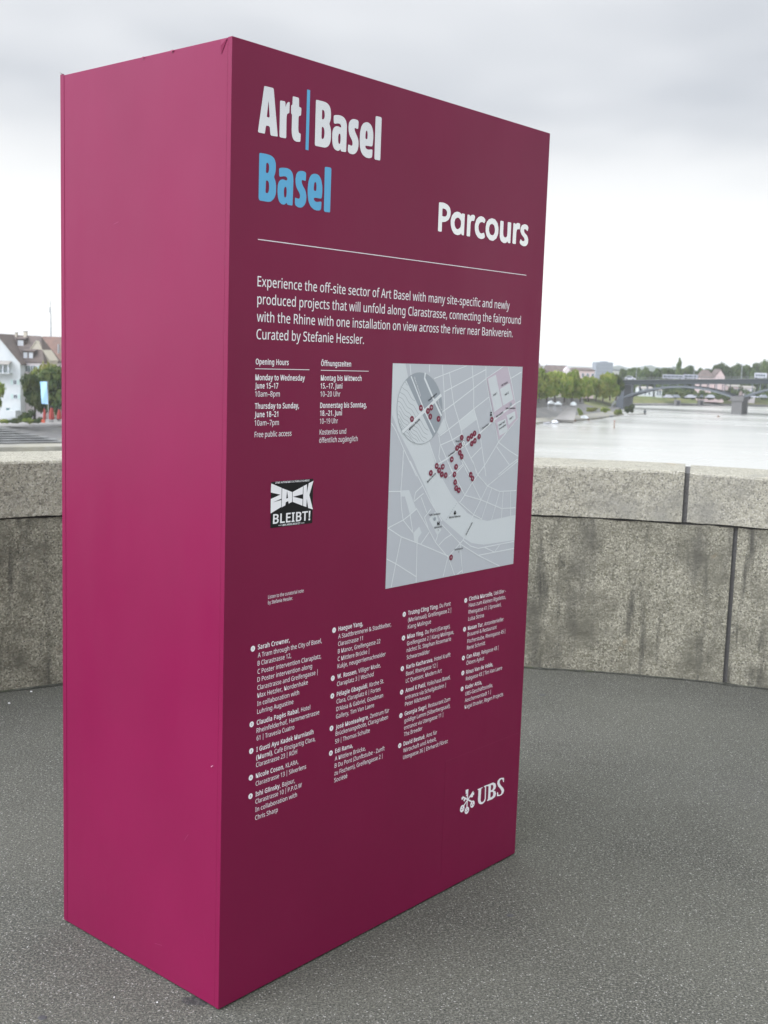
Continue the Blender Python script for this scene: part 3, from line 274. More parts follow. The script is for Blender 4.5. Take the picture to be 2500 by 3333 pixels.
# flat print of the front face, in millimetres on that face: distance from the near edge, height above the ground
GLYPHS=[('art','A',[[(99.3,2212.5),(126.5,2213.1),(128.3,2209.7),(143.4,2108.9),(142.4,2107.8),(121.9,2106.8),(120,2109.6),(117.6,2126.5),(106.9,2127),(105.1,2123),(102.9,2109.3),(101.3,2107.6),(83.3,2107.6),(81.1,2109.4),(97.9,2210.8)],[(112.5,2182.7),(117.1,2145.7),(107.6,2145.5)]]),('art','r',[[(150.1,2189.9),(165.1,2190.6),(166.4,2186.1),(166.6,2177.1),(168.9,2184.5),(173,2189.8),(178,2191.7),(180.2,2190.6),(179.2,2166.4),(173.8,2164.9),(171.3,2161),(170.6,2153.9),(171,2109.9),(168.9,2108),(151,2107.7),(148.8,2109.8),(148.7,2188.3)]]),('art','t',[[(190.7,2206.8),(209,2206.8),(210.2,2204),(210.7,2185.8),(217.7,2186.2),(218.6,2182.3),(217.6,2167.2),(210,2165.9),(209.7,2135.3),(211.4,2128.5),(213.7,2127),(218.2,2126.7),(217.7,2109.1),(215.8,2107.5),(204.8,2106.1),(197.4,2107.5),(192.1,2112.2),(188.9,2120.8),(187.9,2129.7),(188.2,2166.4),(184.9,2166.4),(184.7,2185.9),(188.8,2186.6),(189.2,2205.2)]]),('bar','bar',[[(236.3,2230.8),(246.5,2231),(245.5,2092.5),(235.2,2092.5)]]),('art','B',[[(267.8,2213.1),(291.8,2213.6),(303.5,2212.7),(312.1,2208.7),(317.4,2202.3),(319.8,2191.5),(319.9,2180.2),(317.7,2171.4),(314.5,2166),(318.2,2159.6),(321,2151.1),(321.9,2137.6),(321.1,2127.3),(318,2118.4),(312.3,2111.8),(304,2107.9),(295.7,2107),(269,2106.8),(266.4,2109.2),(266.7,2211)],[(288.8,2193.9),(293.3,2193.9),(296.8,2190.8),(298.2,2184.4),(297.8,2177.6),(295,2172.6),(291.3,2171.4),(288.6,2172.6)],[(288.9,2154.5),(293.9,2154.3),(297.4,2150.6),(298.9,2143),(298.4,2133.9),(296.2,2127.9),(292.5,2126),(288.6,2127.3)]]),('art','a',[[(331.5,2188.4),(345.1,2191.4),(357.2,2191.5),(366.8,2188.9),(374,2182.7),(377,2174),(377.6,2167.2),(377,2109.7),(375.3,2107.9),(358.3,2107.4),(356.8,2112.6),(355.2,2111),(351,2107.5),(345,2106.6),(337.2,2108.2),(331,2113),(327.2,2122.6),(325.9,2136),(326.2,2148.5),(329.3,2157),(334.3,2161.8),(341,2164.4),(347.9,2164.6),(356,2163.1),(357,2166.1),(355.4,2169.8),(351,2171.9),(343.3,2171.2),(334,2168.7),(330.9,2169.7),(329.4,2177.3),(329.6,2186.4)],[(351.4,2148.7),(354.6,2147.5),(355.7,2141.9),(355.8,2130.5),(354.6,2125.8),(352.4,2123.7),(349.5,2124.4),(347.5,2129.2),(347.1,2139.4),(348.3,2145.9)]]),('art','s',[[(399.1,2191.2),(408,2191.9),(416.9,2191.1),(419.7,2188.1),(419.2,2171.8),(416.9,2169.9),(407.1,2171.2),(405.4,2169.5),(406.5,2163.9),(411.2,2157.8),(418.7,2148.5),(421.8,2139.7),(421.7,2129.2),(419.1,2119.5),(413.2,2111.6),(404.5,2106.9),(395.6,2106.4),(387.6,2107.8),(384,2110.7),(382.9,2115.2),(383.8,2127.4),(386.3,2127.8),(395.7,2126),(399.1,2128.1),(399.8,2134),(397.8,2139.4),(388.5,2149.5),(384.3,2159.1),(383.3,2169.3),(384.6,2179.9),(390.5,2187.2)]]),('art','e',[[(446.5,2191.5),(456.5,2192.3),(465.8,2188.9),(472.6,2180.6),(475.9,2169.4),(476.5,2156.5),(474.5,2138.6),(471,2136),(449.1,2135.2),(447,2133.1),(448.4,2129.3),(454,2126.6),(462.2,2127),(471.3,2129.4),(475,2128),(474,2111.3),(470.4,2108.1),(460.4,2105.8),(449.5,2106.5),(438.4,2110.7),(430.8,2119),(426.7,2130),(425.6,2143.8),(426.1,2163.7),(430,2178.2),(436.8,2186.9)],[(450.5,2172.1),(453.3,2170.4),(454.5,2163.6),(454.3,2152.4),(452,2151.1),(447.4,2151.3),(446.4,2155.3),(446.8,2164.7),(448.1,2169.6)]]),('art','l',[[(484.9,2212.9),(503.4,2213.5),(506.3,2211),(505.7,2108.2),(503.9,2106.6),(486.2,2106.2),(482.8,2108.5),(482.8,2210.5)]]),('blue','B',[[(88.1,2063.2),(110.8,2063.8),(124,2062.5),(133.2,2058.1),(138.4,2050.1),(139.6,2038.6),(138.2,2025.5),(133.5,2015.8),(138.7,2008),(141.2,1997.8),(141.6,1983.7),(139.6,1974.1),(134.9,1966.4),(126.7,1959.6),(116.9,1957.2),(90.7,1957.3),(86.6,1960.5),(86.5,2061.6)],[(108.9,2044.4),(114.6,2044.3),(117.2,2041.2),(118.2,2033.2),(117.1,2026.1),(114.4,2022),(111.1,2021.2),(108,2022.5)],[(108.8,2004.8),(114.8,2004.8),(118.2,2000.6),(119.3,1991.4),(118.2,1981.9),(115.5,1977.2),(111.5,1976.1),(107.8,1977.7)]]),('blue','a',[[(152.1,2038.8),(162.9,2040.9),(176.4,2041.7),(186.7,2039.3),(193.8,2033.2),(196.6,2024),(197.2,2014.6),(196.3,1960.1),(195.2,1958.2),(178.9,1958.1),(176.7,1962.6),(174.6,1960.8),(168.7,1956.9),(160.3,1957.1),(152.6,1961.5),(148.1,1970.4),(146.1,1983.1),(146.5,1998.5),(149.6,2007.1),(155.3,2012.3),(163.7,2014.6),(174.7,2012.8),(177.2,2015.5),(176.8,2019),(172.8,2022),(165.2,2021.8),(153.5,2018.8),(150.4,2020.7),(149.6,2036.5)],[(171.4,1998.8),(174.7,1997.4),(175.9,1991.6),(175.7,1979.7),(174.1,1975.4),(171.6,1973.5),(168.6,1974.7),(166.8,1981),(166.9,1990.5),(168.4,1996.6)]]),('blue','s',[[(219.4,2041.5),(229,2042.2),(236.9,2040.9),(239.2,2038.2),(238.7,2021.9),(237.2,2020.3),(227,2021.6),(224.8,2019.5),(225.5,2013.6),(230.1,2007.5),(238.3,1998.3),(241.6,1987.9),(241.7,1975.8),(237.6,1965.6),(229.9,1958.7),(222.1,1956.3),(213.4,1956.7),(205.5,1960),(203.6,1964),(203.7,1977.2),(205.8,1977.8),(215.4,1976.2),(219.3,1977.9),(220.9,1984.1),(217.5,1990.9),(208.5,2000.6),(204.8,2009.6),(203.6,2020.2),(205.9,2031.3),(210.8,2037.9)]]),('blue','e',[[(266.9,2041.4),(277.7,2041.7),(285.9,2037.9),(291.6,2029.6),(295.7,2016.7),(296.2,2003.2),(294.9,1988.4),(292.3,1986),(269.8,1985.7),(267.2,1983.1),(268.2,1979.6),(273.7,1976.6),(281.7,1976.7),(291.6,1979.4),(294.4,1977.9),(293.2,1961.1),(289.6,1957.9),(278.9,1956.2),(268,1957.6),(257.1,1963.1),(249.7,1973.1),(246.2,1987.3),(245.7,2002.9),(247.3,2020),(252.2,2031.6),(258.1,2038.4)],[(270.8,2022.9),(273.9,2021.1),(275.4,2014),(275.1,2003),(272.8,2001.5),(267.4,2001.8),(266,2005.5),(266.9,2015.4),(268.2,2020.4)]]),('blue','l',[[(304.9,2062.9),(322.2,2063.8),(326,2061.2),(325.3,1958.6),(324,1957),(306.1,1956.4),(303.2,1959.2),(302.8,2061)]]),('parc','P',[[(753.1,2032.8),(775.3,2033.9),(792.4,2030.4),(802.8,2023.2),(806.8,2013.5),(805.6,2001.5),(797.8,1990.4),(784.1,1983.9),(769.6,1981.8),(769.6,1955.8),(752.9,1955.6)],[(769.3,2018.8),(780.5,2018),(788.3,2014.7),(791,2009.1),(789.2,2001.3),(783.2,1997.6),(769.2,1997.4)]]),('parc','a',[[(836.1,2017.3),(847.7,2016.4),(857.6,2011.9),(858.9,2015.1),(871.2,2014.8),(870.8,1955.7),(859.7,1956.2),(858.8,1960.9),(851.8,1955.9),(840.4,1953.6),(825.8,1955.9),(815.1,1965),(808.6,1978),(807.7,1991.5),(812.6,2003.9),(823.4,2013.6)],[(839.2,2001.8),(847.4,2000.1),(854.5,1994),(855.6,1985.5),(852.8,1975.8),(841.3,1969.1),(831.9,1971.9),(826.3,1979),(825.1,1988.3),(828.8,1997.2)]]),('parc','r',[[(883.5,2014.9),(894.2,2014.7),(895.7,2010.6),(903.6,2016.3),(912.5,2017.3),(920.2,2014.2),(915.8,1999.8),(906.2,2000.5),(900.5,1996.4),(899.7,1987.6),(899.5,1955.4),(883.2,1955.6)]]),('parc','c',[[(948.6,2017.3),(960.9,2016),(970.6,2009.2),(965.2,1998.9),(957.4,2001.6),(948.3,2001),(941.1,1996.3),(937.1,1988),(939.4,1977.8),(944.4,1971.3),(952.2,1969),(965.6,1973.4),(971.1,1961.6),(965.3,1956.6),(953.3,1953.6),(939.4,1955.8),(926.8,1964.2),(920.4,1977.6),(920.3,1991.5),(926.8,2006.2),(936.7,2014.3)]]),('parc','o',[[(1000.9,2017.3),(1016.6,2016),(1029.9,2006.7),(1035.7,1993),(1035.4,1976.8),(1027,1962.6),(1012,1954.3),(994.8,1955),(980.1,1964.2),(973.1,1975.9),(972.1,1989.9),(975.7,2002.7),(985.8,2012.6)],[(1003.6,2002.1),(1013.3,1998.7),(1018.1,1989.4),(1017.9,1978.7),(1012.3,1971),(1004.6,1969.3),(995,1971.9),(989.8,1979.4),(989,1989.9),(993,1998.3)]]),('parc','u',[[(1043.5,2015.3),(1060.1,2015.3),(1059.9,1981.1),(1062.8,1972.4),(1071.1,1969.2),(1078.9,1972.1),(1081.5,1979.6),(1080.9,2015.4),(1099,2015.5),(1098.7,1955.5),(1085.7,1955.5),(1084.7,1960.4),(1075.5,1954),(1062.7,1953.4),(1049.5,1958.4),(1043.3,1968.6),(1042.9,1983)]]),('parc','r',[[(1110.1,2015.8),(1119.3,2015.9),(1121.2,2012.8),(1130.6,2018.3),(1140.5,2018.1),(1146.4,2015.5),(1143.7,1999.6),(1135.3,2001.1),(1129,1997.2),(1127.3,1989.7),(1126.9,1955.8),(1109.4,1956)]]),('parc','s',[[(1168.8,2018.4),(1182.3,2017.4),(1190.3,2010.9),(1185.6,1998.7),(1176.7,2003.9),(1168.3,2004),(1166.1,1999.1),(1170.9,1993.2),(1185,1986.2),(1192,1975.8),(1190.4,1962.6),(1180.9,1955.2),(1167.6,1953.6),(1154,1956.5),(1146.2,1962.2),(1150.9,1973.7),(1159.7,1968.1),(1168,1968.3),(1172.7,1972.1),(1170.6,1977.4),(1154.7,1986.9),(1148,1995.4),(1148.1,2006.5),(1155.7,2014.6)]]),('zack','Z',[[(144.3,1299.4),(179.6,1286.5),(179.4,1260.1),(151.7,1253.1),(179.2,1256.8),(179.3,1239.7),(144,1226.3),(143.8,1261.8),(175.6,1270.2),(143.4,1277.6)]]),('zack','A',[[(181.2,1285.6),(215.6,1273.9),(216.1,1249.6),(204.4,1245.8),(202.6,1252.3),(194.7,1250.6),(192.9,1242.4),(180.6,1238.7)],[(198.2,1278.7),(201.9,1259.8),(195.8,1259.3)]]),('zack','C',[[(217.2,1273.8),(253.3,1285.6),(252.9,1266.3),(219,1261.9),(252.7,1254.1),(252.6,1237.3),(218,1249.4)]]),('zack','K',[[(254.9,1286.4),(267,1290.1),(267.1,1268.2),(273,1292.2),(289.8,1297.4),(276.2,1262.4),(290,1225.1),(273.1,1229.9),(267.4,1254.2),(266.5,1232.8),(254.5,1236.8)]]),('ubs','U',[[(1055,285.9),(1082.6,285.7),(1082.8,283.3),(1075.6,282.3),(1074.6,244.9),(1078.2,238),(1084.7,235.8),(1092.4,238),(1096.7,244.6),(1095.5,281.8),(1089,284.5),(1088.8,287.1),(1107.9,286.7),(1107.4,284.5),(1101.2,282.2),(1102.5,243),(1099,234.2),(1088.3,229.8),(1075.6,231),(1065.8,236.7),(1061.4,244.6),(1060.2,252.7),(1060.9,282.4),(1055.2,283.4)]]),('ubs','B',[[(1103.1,286),(1138.3,286),(1151.8,279.5),(1156.4,270.4),(1153.1,261.4),(1143.7,258.1),(1153.8,252.4),(1158.4,243.3),(1153.6,234.8),(1139.3,230.8),(1110.3,232),(1109.5,234.2),(1114.7,237.6),(1114.8,279.6),(1103.3,283.6)],[(1127.5,280.1),(1135.7,278.9),(1140.9,273.6),(1140.5,265.8),(1135.3,262.3),(1127.9,262.4)],[(1127,256.7),(1137.4,255.9),(1142.6,250.5),(1141.7,242),(1135.5,238.8),(1127.4,239)]]),('ubs','S',[[(1198.7,285.9),(1199.2,270.9),(1194.8,273),(1191.4,281.8),(1182.3,285.2),(1176,281.9),(1175.6,274.1),(1182.3,264.5),(1196.4,252.8),(1203.1,243),(1199.5,234.1),(1188.3,230.2),(1175.1,230.8),(1163.4,233.6),(1164,247.7),(1168,246.6),(1171.3,236.8),(1179.8,233.5),(1187.8,236.3),(1188.9,242.9),(1181.6,252.8),(1167.5,265.5),(1161.8,275.9),(1164.3,285),(1175.4,290),(1188.6,288.5)]])]
KEY_STROKES=[([(1004.8,299.5),(1003.1,239.9)],3.6),([(978,282.6),(1027.3,253.2)],3.6),([(1033.7,285),(984.7,250.8)],3.6),([(993.1,296.9),(1003.8,296.5)],5),([(993.6,290.2),(1004.2,289.5)],5),([(996.3,281.8),(1004.8,281.8)],4),([(973.9,276.6),(982.8,279.8)],6),([(985.1,267.8),(992.3,273)],6),([(1025.5,278.6),(1038,276.1)],6),([(1019.7,273.5),(1032.9,270.8)],6)]
KEY_RINGS=[((979.1,244.7),),((1003.7,232.1),),((1031.6,244.3),)]
TEXT=[('intro','Experience the off-site sector of Art Basel with many site-specific and newly',88,1762.7,1110,0),('intro','produced projects that will unfold along Clarastrasse, connecting the fairground',88.4,1722.2,1172.1,0),('intro','with the Rhine with one installation on view across the river near Bankverein.',87.7,1681.7,1132.9,0),('intro','Curated by Stefanie Hessler.',87.6,1641.2,463.7,0),('hours_english','Opening Hours',86.7,1582.8,194.5,1),('hours_english','Monday to Wednesday',86.4,1546,251,1),('hours_english','June 15–17',86,1526.7,161.1,1),('hours_english','10am–8pm',86.4,1507.4,166.9,0),('hours_english','Thursday to Sunday,',86.2,1478.9,233,1),('hours_english','June 18–21',86.1,1459.2,163,1),('hours_english','10am–7pm',86.5,1439.1,165.7,0),('hours_english','Free public access',87.2,1411.8,209,0),('hours_german','Öffnungszeiten',306.9,1582.9,417.2,1),('hours_german','Montag bis Mittwoch',307.2,1546.8,458.8,1),('hours_german','15.–17. Juni',306.9,1527,386.4,1),('hours_german','10–20 Uhr',307,1506.8,380.4,0),('hours_german','Donnerstag bis Sonntag,',307.3,1478.5,481.7,1),('hours_german','18.–21. Juni',307.3,1459,387.8,1),('hours_german','10–19 Uhr',307.4,1439,373.7,0),('hours_german','Kostenlos und',307.7,1411.7,405.4,0),('hours_german','öffentlich zugänglich',307.1,1391.3,450.2,0),('note','Listen to the curatorial note',141.5,1016,264.1,0),('note','by Stefanie Hessler.',141.3,1002,226.3,0),('names_1','Sarah Crowner,~',110.1,894.6,218.8,0),('names_1','A Tram through the City of Basel,',110.6,873.9,334.8,0),('names_1','B Clarastrasse 12,',110.4,853.9,224.9,0),('names_1','C Poster intervention Claraplatz,',110.6,833.1,333.9,0),('names_1','D Poster intervention along',110.5,812.8,301.1,0),('names_1','Clarastrasse and Greifengasse |',111,792.6,322.2,0),('names_1','Max Hetzler, Nordenhake',111.5,772.8,287.2,0),('names_1','In collaboration with',111.3,752.2,256,0),('names_1','Luhring Augustine',111.8,732,236.2,0),('names_1','Claudia Pagès Rabal~, Hotel',111,704.3,297.9,0),('names_1','Rheinfelderhof, Hammerstrasse',111.1,683.8,332.3,0),('names_1','61 | Travesía Cuatro',111.6,664.2,241.5,0),('names_1','I Gusti Ayu Kadek Murniasih~',111.6,635.8,312.3,0),('names_1','(Murni)~, Café Einzigartig Clara,',111.5,615.1,319.9,0),('names_1','Clarastrasse 23 | ROH',111.4,596.2,253.6,0),('names_1','Nicole Coson~, KLARA,',111.1,568.3,259.2,0),('names_1','Clarastrasse 13 | Silverlens',111.3,548.1,288.2,0),('names_1','Ishi Glinsky~, Bajour,',111.3,521,248.3,0),('names_1','Clarastrasse 10 | P.P.O.W',111.5,501.8,273.4,0),('names_1','In collaboration with',111.6,480.9,256.9,0),('names_1','Chris Sharp',111.5,459.6,189.2,0),('names_2','Haegue Yang,~',397.2,894.7,493.2,0),('names_2','A Stadtbrennerei & Stadtkelter,',397,874.1,610.9,0),('names_2','Clarastrasse 11',397.4,854.2,494.2,0),('names_2','B Manor, Greifengasse 22',397.5,834,566.9,0),('names_2','C Mittlere Brücke |',397.5,813.4,522,0),('names_2','Kukje, neugerriemschneider',397.6,793.8,591.4,0),('names_2','W. Rossen~, Villiger Mode,',397.6,765.8,571.3,0),('names_2','Claraplatz 3 | Wschód',397.4,745.6,543.4,0),('names_2','Pélagie Gbaguidi~, Kirche St.',397.4,717.8,587.3,0),('names_2','Clara, Claraplatz 6 | Fortes',397.5,698,574.6,0),('names_2',"D'Aloia & Gabriel, Goodman",397.5,677.3,586.1,0),('names_2','Gallery, Tim Van Laere',397.2,657.2,549.4,0),('names_2','José Montealegre~, Zentrum für',397.3,628.4,614.2,0),('names_2','Brückenangebote, Claragraben',397.3,610,610.3,0),('names_2','59 | Thomas Schulte',396.3,588.8,534.6,0),('names_2','Edi Rama,~',397.3,562.3,466.7,0),('names_2','A Mittlere Brücke,',397.1,541.3,519.5,0),('names_2','B Du Pont (Zunftstube - Zunft',397.1,521.9,600,0),('names_2','zu Fischern), Greifengasse 2 |',396.8,501.2,592,0),('names_2','Société',396.9,481.7,447.9,0),('names_3','Trương Công Tùng~, Du Pont',682.8,895,877.9,0),('names_3','(Meriansaal), Greifengasse 2 |',683.9,874.8,881.3,0),('names_3','Kiang Malingue',684.2,855,788.2,0),('names_3','Miao Ying~, Du Pont (Garage),',682.7,827.2,880.2,0),('names_3','Greifengasse 2 | Kiang Malingue,',683,807.1,899.2,0),('names_3','nächst St. Stephan Rosemarie',682.9,787.8,887,0),('names_3','Schwarzwälder',684,766.8,787.5,0),('names_3','Karlo Kacharava~, Hotel Krafft',683.6,739.5,887.6,0),('names_3','Basel, Rheingasse 12 |',683.5,719.5,825.7,0),('names_3','LC Queisser, Modern Art',683.8,698.9,847.6,0),('names_3','Amol K Patil~, Volkshaus Basel,',683.4,670.9,891.2,0),('names_3','entrance via Schafgässlein |',683.3,650.3,870.7,0),('names_3','Peter Kilchmann',683.6,630.8,798.4,0),('names_3','Georgia Sagri~, Restaurant Zum',683.2,603.2,894.8,0),('names_3','goldige Lamm (Silberbergsaal),',683.1,582.5,896.1,0),('names_3','entrance via Utengasse 11 |',683.4,561.7,863.4,0),('names_3','The Breeder',683.8,542.2,766.5,0),('names_3','David Bestué~, Amt für',683.3,514.6,837.1,0),('names_3','Wirtschaft und Arbeit,',683.2,494.3,835.5,0),('names_3','Utengasse 36 | Ehrhardt Flórez',683.5,474.3,891.2,0),('names_4','Cinthia Marcelle~, Ueli Bier -',968.3,896,1159.7,0),('names_4','Haus zum kleinen Rigoletto,',968.8,876.6,1159.9,0),('names_4','Rheingasse 41 | Sprovieri,',968.8,855.7,1138.1,0),('names_4','Luisa Strina',969,834.8,1047.9,0),('names_4','Nasan Tur~, Antoniterkeller',968.8,806.5,1154.7,0),('names_4','Brauerei & Restaurant',968.4,787.2,1118.7,0),('names_4','Fischerstube, Rheingasse 45 |',969.4,766,1166.4,0),('names_4','René Schmitt',968.6,745.8,1061.2,0),('names_4','Can Altay~, Rebgasse 43 |',968.7,718.6,1133.4,0),('names_4','Öktem Aykut',969.2,698.7,1059.3,0),('names_4','Rinus Van de Velde,~',969.4,670.5,1108.2,0),('names_4','Rebgasse 43 | Tim Van Laere',969.9,650,1159,0),('names_4','Kader Attia,~',968.7,624,1053.4,0),('names_4','UBS-Geschäftsstelle,',969.7,603,1112.4,0),('names_4','Aeschenvorstadt 1 |',969.3,582.6,1103.3,0),('names_4','Nagel Draxler, Regen Projects',969.4,562,1170.8,0)]
BULLETS=[(1,93.8,899.8),(6,380.4,900.2),(7,380.4,771.2),(8,380.5,723.4),(2,94.2,710.3),(3,94.3,642.7),(4,94.6,574.6),(5,94.5,527.1),(9,380.6,635.3),(10,380.7,567.4),(11,666.1,900.1),(12,666.3,832.4),(13,666.1,744.2),(17,952.3,900.1),(18,952.3,812),(19,952.3,723.9),(20,952.9,677.4),(14,666.7,676),(15,666.8,607.8),(16,666.5,519.8),(21,952.7,628.4)]
RULES=[[(86.7,1870),(1190.5,1869.3)],[(85.5,1573),(266,1573.1)],[(306.3,1572.3),(485.8,1572.5)]]
PATCH=[(885,418.6),(1283.5,418)]
STICKER=[(145,1303.5),(288.8,1302),(289.5,1189.9),(142.6,1191.3)]
STICKER_TEXT=[('BLEIBT!',(152.4,1200.7),(281.3,1199.1)),('ZONE AUTONOME CULTURELLE KLYBECK',(157.9,1298.3),(275.5,1297.2)),('<<< @BS.WIRD.BESETZT <<<',(171.3,1192.7),(260.1,1191.6))]
MAP=[(580.5,1594.7),(1193.8,1595),(1193.2,983.9),(581.3,983)]
MAP_RIVER=[(580.5,1594.7),(633.2,1594.4),(653.8,1540.4),(745.5,1384.1),(778.5,1320.3),(790.3,1301),(817.7,1270.4),(859.6,1225.1),(901.5,1192.4),(939.4,1164.9),(986.7,1144.4),(1044,1131.7),(1192.2,1138),(1194.7,1058.5),(1030.3,1060.5),(968.8,1071.5),(926.3,1091.1),(888.9,1114.4),(825.1,1152.5),(779.9,1193.5),(734.2,1259.6),(703.2,1300.3),(683.4,1329.5),(659.8,1358.9),(611.6,1415.9),(584.4,1458.7)]
MAP_ROADS=[[(652.9,1592.7),(659.4,1561.7)],[(737.1,1594.2),(738.4,1572.6)],[(795.2,1594.7),(806.9,1523),(812.8,1470.9),(819.9,1439.4),(834.3,1415.5),(853.7,1383.2),(882.3,1347.6)],[(760,1555.7),(909.7,1594)],[(828.3,1575),(853.4,1486.2),(880.6,1438.3),(898.6,1400.6),(916.8,1362.4),(966.2,1303.3),(977.1,1278.1)],[(808.4,1519.1),(1003.3,1583.9)],[(801.4,1461.9),(853.5,1484.9),(947.8,1529.7),(1007.5,1558.3),(1089.7,1594.2)],[(934.2,1594.9),(947,1528.4),(951.2,1469.3)],[(1002.6,1593.4),(1005.2,1558.3),(1034.4,1479.3),(1056.7,1435),(1083.4,1367.7)],[(951.2,1469.3),(1025.6,1504)],[(797.1,1395.5),(830.3,1410.3),(878.8,1433),(952.1,1469.3)],[(952.1,1469.3),(967.9,1439.4),(986.9,1398.2),(999.2,1356.7),(1020.4,1289.6),(1026.8,1267.9)],[(1129,1557.9),(1189.1,1579.5)],[(1113.9,1593.8),(1136.9,1551),(1162.1,1483.8),(1180.9,1438.3),(1083.4,1367.7)],[(1162.2,1482.4),(1191.4,1492)],[(1083.4,1367.7),(1141.6,1340.2),(1190.6,1321.2)],[(1083.4,1367.7),(1017.3,1300.9),(984.3,1275)],[(1074.9,1354),(1145.1,1297.5)],[(1091.1,1269.2),(1145.3,1294.7),(1191.3,1312.5)],[(800.9,1369.2),(853.7,1381.9),(898.8,1397.9)],[(790.6,1398.3),(798.7,1370.6),(794.5,1335.3),(810.7,1313.5)],[(800.9,1369.2),(831.2,1328.4),(859.9,1287.1)],[(948.6,1326),(997,1355.4)],[(891.7,1339.2),(944.6,1285.3)],[(877.7,1283.5),(911.7,1306)],[(583.7,1435.2),(601.9,1416.1),(637.7,1364.8),(697.9,1286.2)],[(637.9,1361),(633.9,1289.8)],[(707.1,1446.6),(745.5,1384.1),(782.8,1320.1)],[(667.3,1330.2),(726.1,1258.8),(761.9,1213.3),(821,1150.2)],[(726.1,1258.8),(696.4,1241.3),(689.6,1218.5)],[(637.5,1331.6),(632.1,1248.1),(636.4,1204.4),(646.3,1167.7),(692.7,1127.3)],[(582.6,1251.3),(632.1,1248.1)],[(703.2,1194.1),(675.6,1180.7),(646.3,1167.7),(582.6,1151.5)],[(582.6,1151.5),(640.8,1121.8),(710.6,1098),(787.4,1070.3),(858.2,1043.9)],[(640.8,1121.8),(620.9,1049),(604.5,985.1)],[(581,1066.4),(620.9,1049),(712,1001.7)],[(710.7,1096.7),(712.9,985.7)],[(675.6,1180.7),(690.6,1127.5)],[(701,1196.9),(760.5,1131.5),(794.6,1091),(853.8,1043)],[(689.7,1215.9),(731.5,1236.3)],[(721.8,1225.3),(749.3,1180)],[(739.6,1167.6),(767.6,1189.1)],[(739.6,1167.6),(760.5,1131.5)],[(727.4,1092.4),(763.1,1123.3)],[(821.6,1139.4),(911.5,1076.6)],[(810.2,1081.4),(837.3,1097.6),(867.3,1106.9)],[(794.5,1093.7),(804.1,1111.5)],[(911.5,1076.6),(858.2,1043.9)],[(911.5,1076.6),(926.7,1086.1),(967.7,1151.5),(1006.1,1198.5),(1036,1238.3)],[(911.5,1076.6),(928.9,986.2)],[(856,1044.1),(835.6,986.5)],[(856,1042.7),(890.8,983.9)],[(922.1,1086.6),(964.8,1062.9),(1002.7,1052.1),(1189.9,1054.6)],[(914,1073.6),(1004.2,1030.8),(1118.1,985.2)],[(1004.2,1030.8),(1191.7,1032.5)],[(1035.7,1051.5),(1087.6,1031.8),(1112.9,1050.7)],[(901.9,985.3),(928.4,994.6)],[(922.2,1218.1),(1006.1,1198.5),(1116.4,1163.6),(1188.8,1160.9)],[(901.1,1197.8),(924.4,1218),(958.3,1252.8),(984.4,1273.2)],[(901.8,1319.6),(958.3,1252.8),(1006.1,1198.5)],[(956,1317.1),(984.3,1274.6),(1036,1238.3),(1100,1217.4),(1189.4,1214.4)],[(1036,1238.3),(1191.8,1306.4)],[(984.3,1274.6),(1017.3,1300.5)],[(1058.1,1228.6),(1012.7,1139.4)],[(1100.2,1214.5),(1065.3,1133.6)],[(1119.6,1216.1),(1116.3,1133.6)],[(1159.4,1213.5),(1165.7,1135.3)],[(896.5,1200.9),(972,1156.7),(1015.1,1139.2)],[(840.8,1314.4),(873.8,1275.3),(924.4,1218)],[(843.2,1277),(911.3,1311)]]
MAP_MAIN=[(781.1,1312.3),(831.2,1328.4),(884.1,1352.9),(925.4,1367.5),(986.9,1398.2),(1054.3,1435),(1100.6,1456.5),(1162.2,1482.4)]
MAP_PLAZAS=[[(632,1250.6),(667.8,1249.6),(701.9,1194.2),(675.6,1180.7),(650.7,1232.8),(634.8,1233.9)],[(692.7,1127.3),(718.3,1143.2),(729.7,1125.1),(716,1112),(714.8,1097.6),(698.1,1103.2)],[(760.9,1160.6),(789.2,1180.8),(819.2,1123.5),(802,1110.4)],[(881,1433),(952.1,1469.3),(968,1438),(898.1,1407.3)],[(783.8,1406.3),(813,1447.4),(828,1413),(794.9,1396.9)]]
MAP_FAIR=[(1007.5,1558.3),(1089.9,1592),(1113.9,1593.2),(1162.1,1483.8),(1180.9,1438.3),(1082.9,1374.6)]
MAP_HALLS=[[(1014.6,1557),(1053.5,1569.6),(1094.2,1476),(1054.9,1458.5)],[(1078.2,1527.2),(1127.5,1545.4),(1151.2,1496.5),(1098.9,1477.3)],[(1071.6,1427.8),(1114.2,1438.1),(1129.5,1399.9),(1086.7,1387.1)],[(1118.3,1447.8),(1161.6,1459.8),(1168.3,1438.6),(1132.9,1418.1)]]
INSET=[(802.4,1472.6),(802.4,1459.4),(800.5,1446.4),(796.9,1433.9),(791.6,1422.1),(784.8,1411.3),(776.4,1401.6),(766.8,1393.1),(756.1,1386.1),(744.5,1380.7),(732.1,1376.9),(719.3,1374.8),(706.3,1374.4),(693.2,1375.7),(680.3,1378.6),(667.9,1383.2),(656.1,1389.3),(645.1,1396.8),(635.1,1405.5),(626.3,1415.3),(618.7,1426.1),(612.6,1437.6),(607.9,1449.7),(604.9,1462.2),(603.4,1474.8),(603.6,1487.4),(605.3,1499.7),(608.7,1511.6),(613.6,1522.9),(620,1533.4),(627.7,1543),(636.7,1551.3),(646.8,1558.4),(657.9,1564.2),(669.7,1568.4),(682.1,1571),(694.9,1572),(707.9,1571.3),(720.9,1569),(733.5,1564.9),(745.7,1559.3),(757.2,1552.2),(767.8,1543.7),(777.2,1533.9),(785.4,1523),(792.1,1511.2),(797.2,1498.7),(800.7,1485.8)]
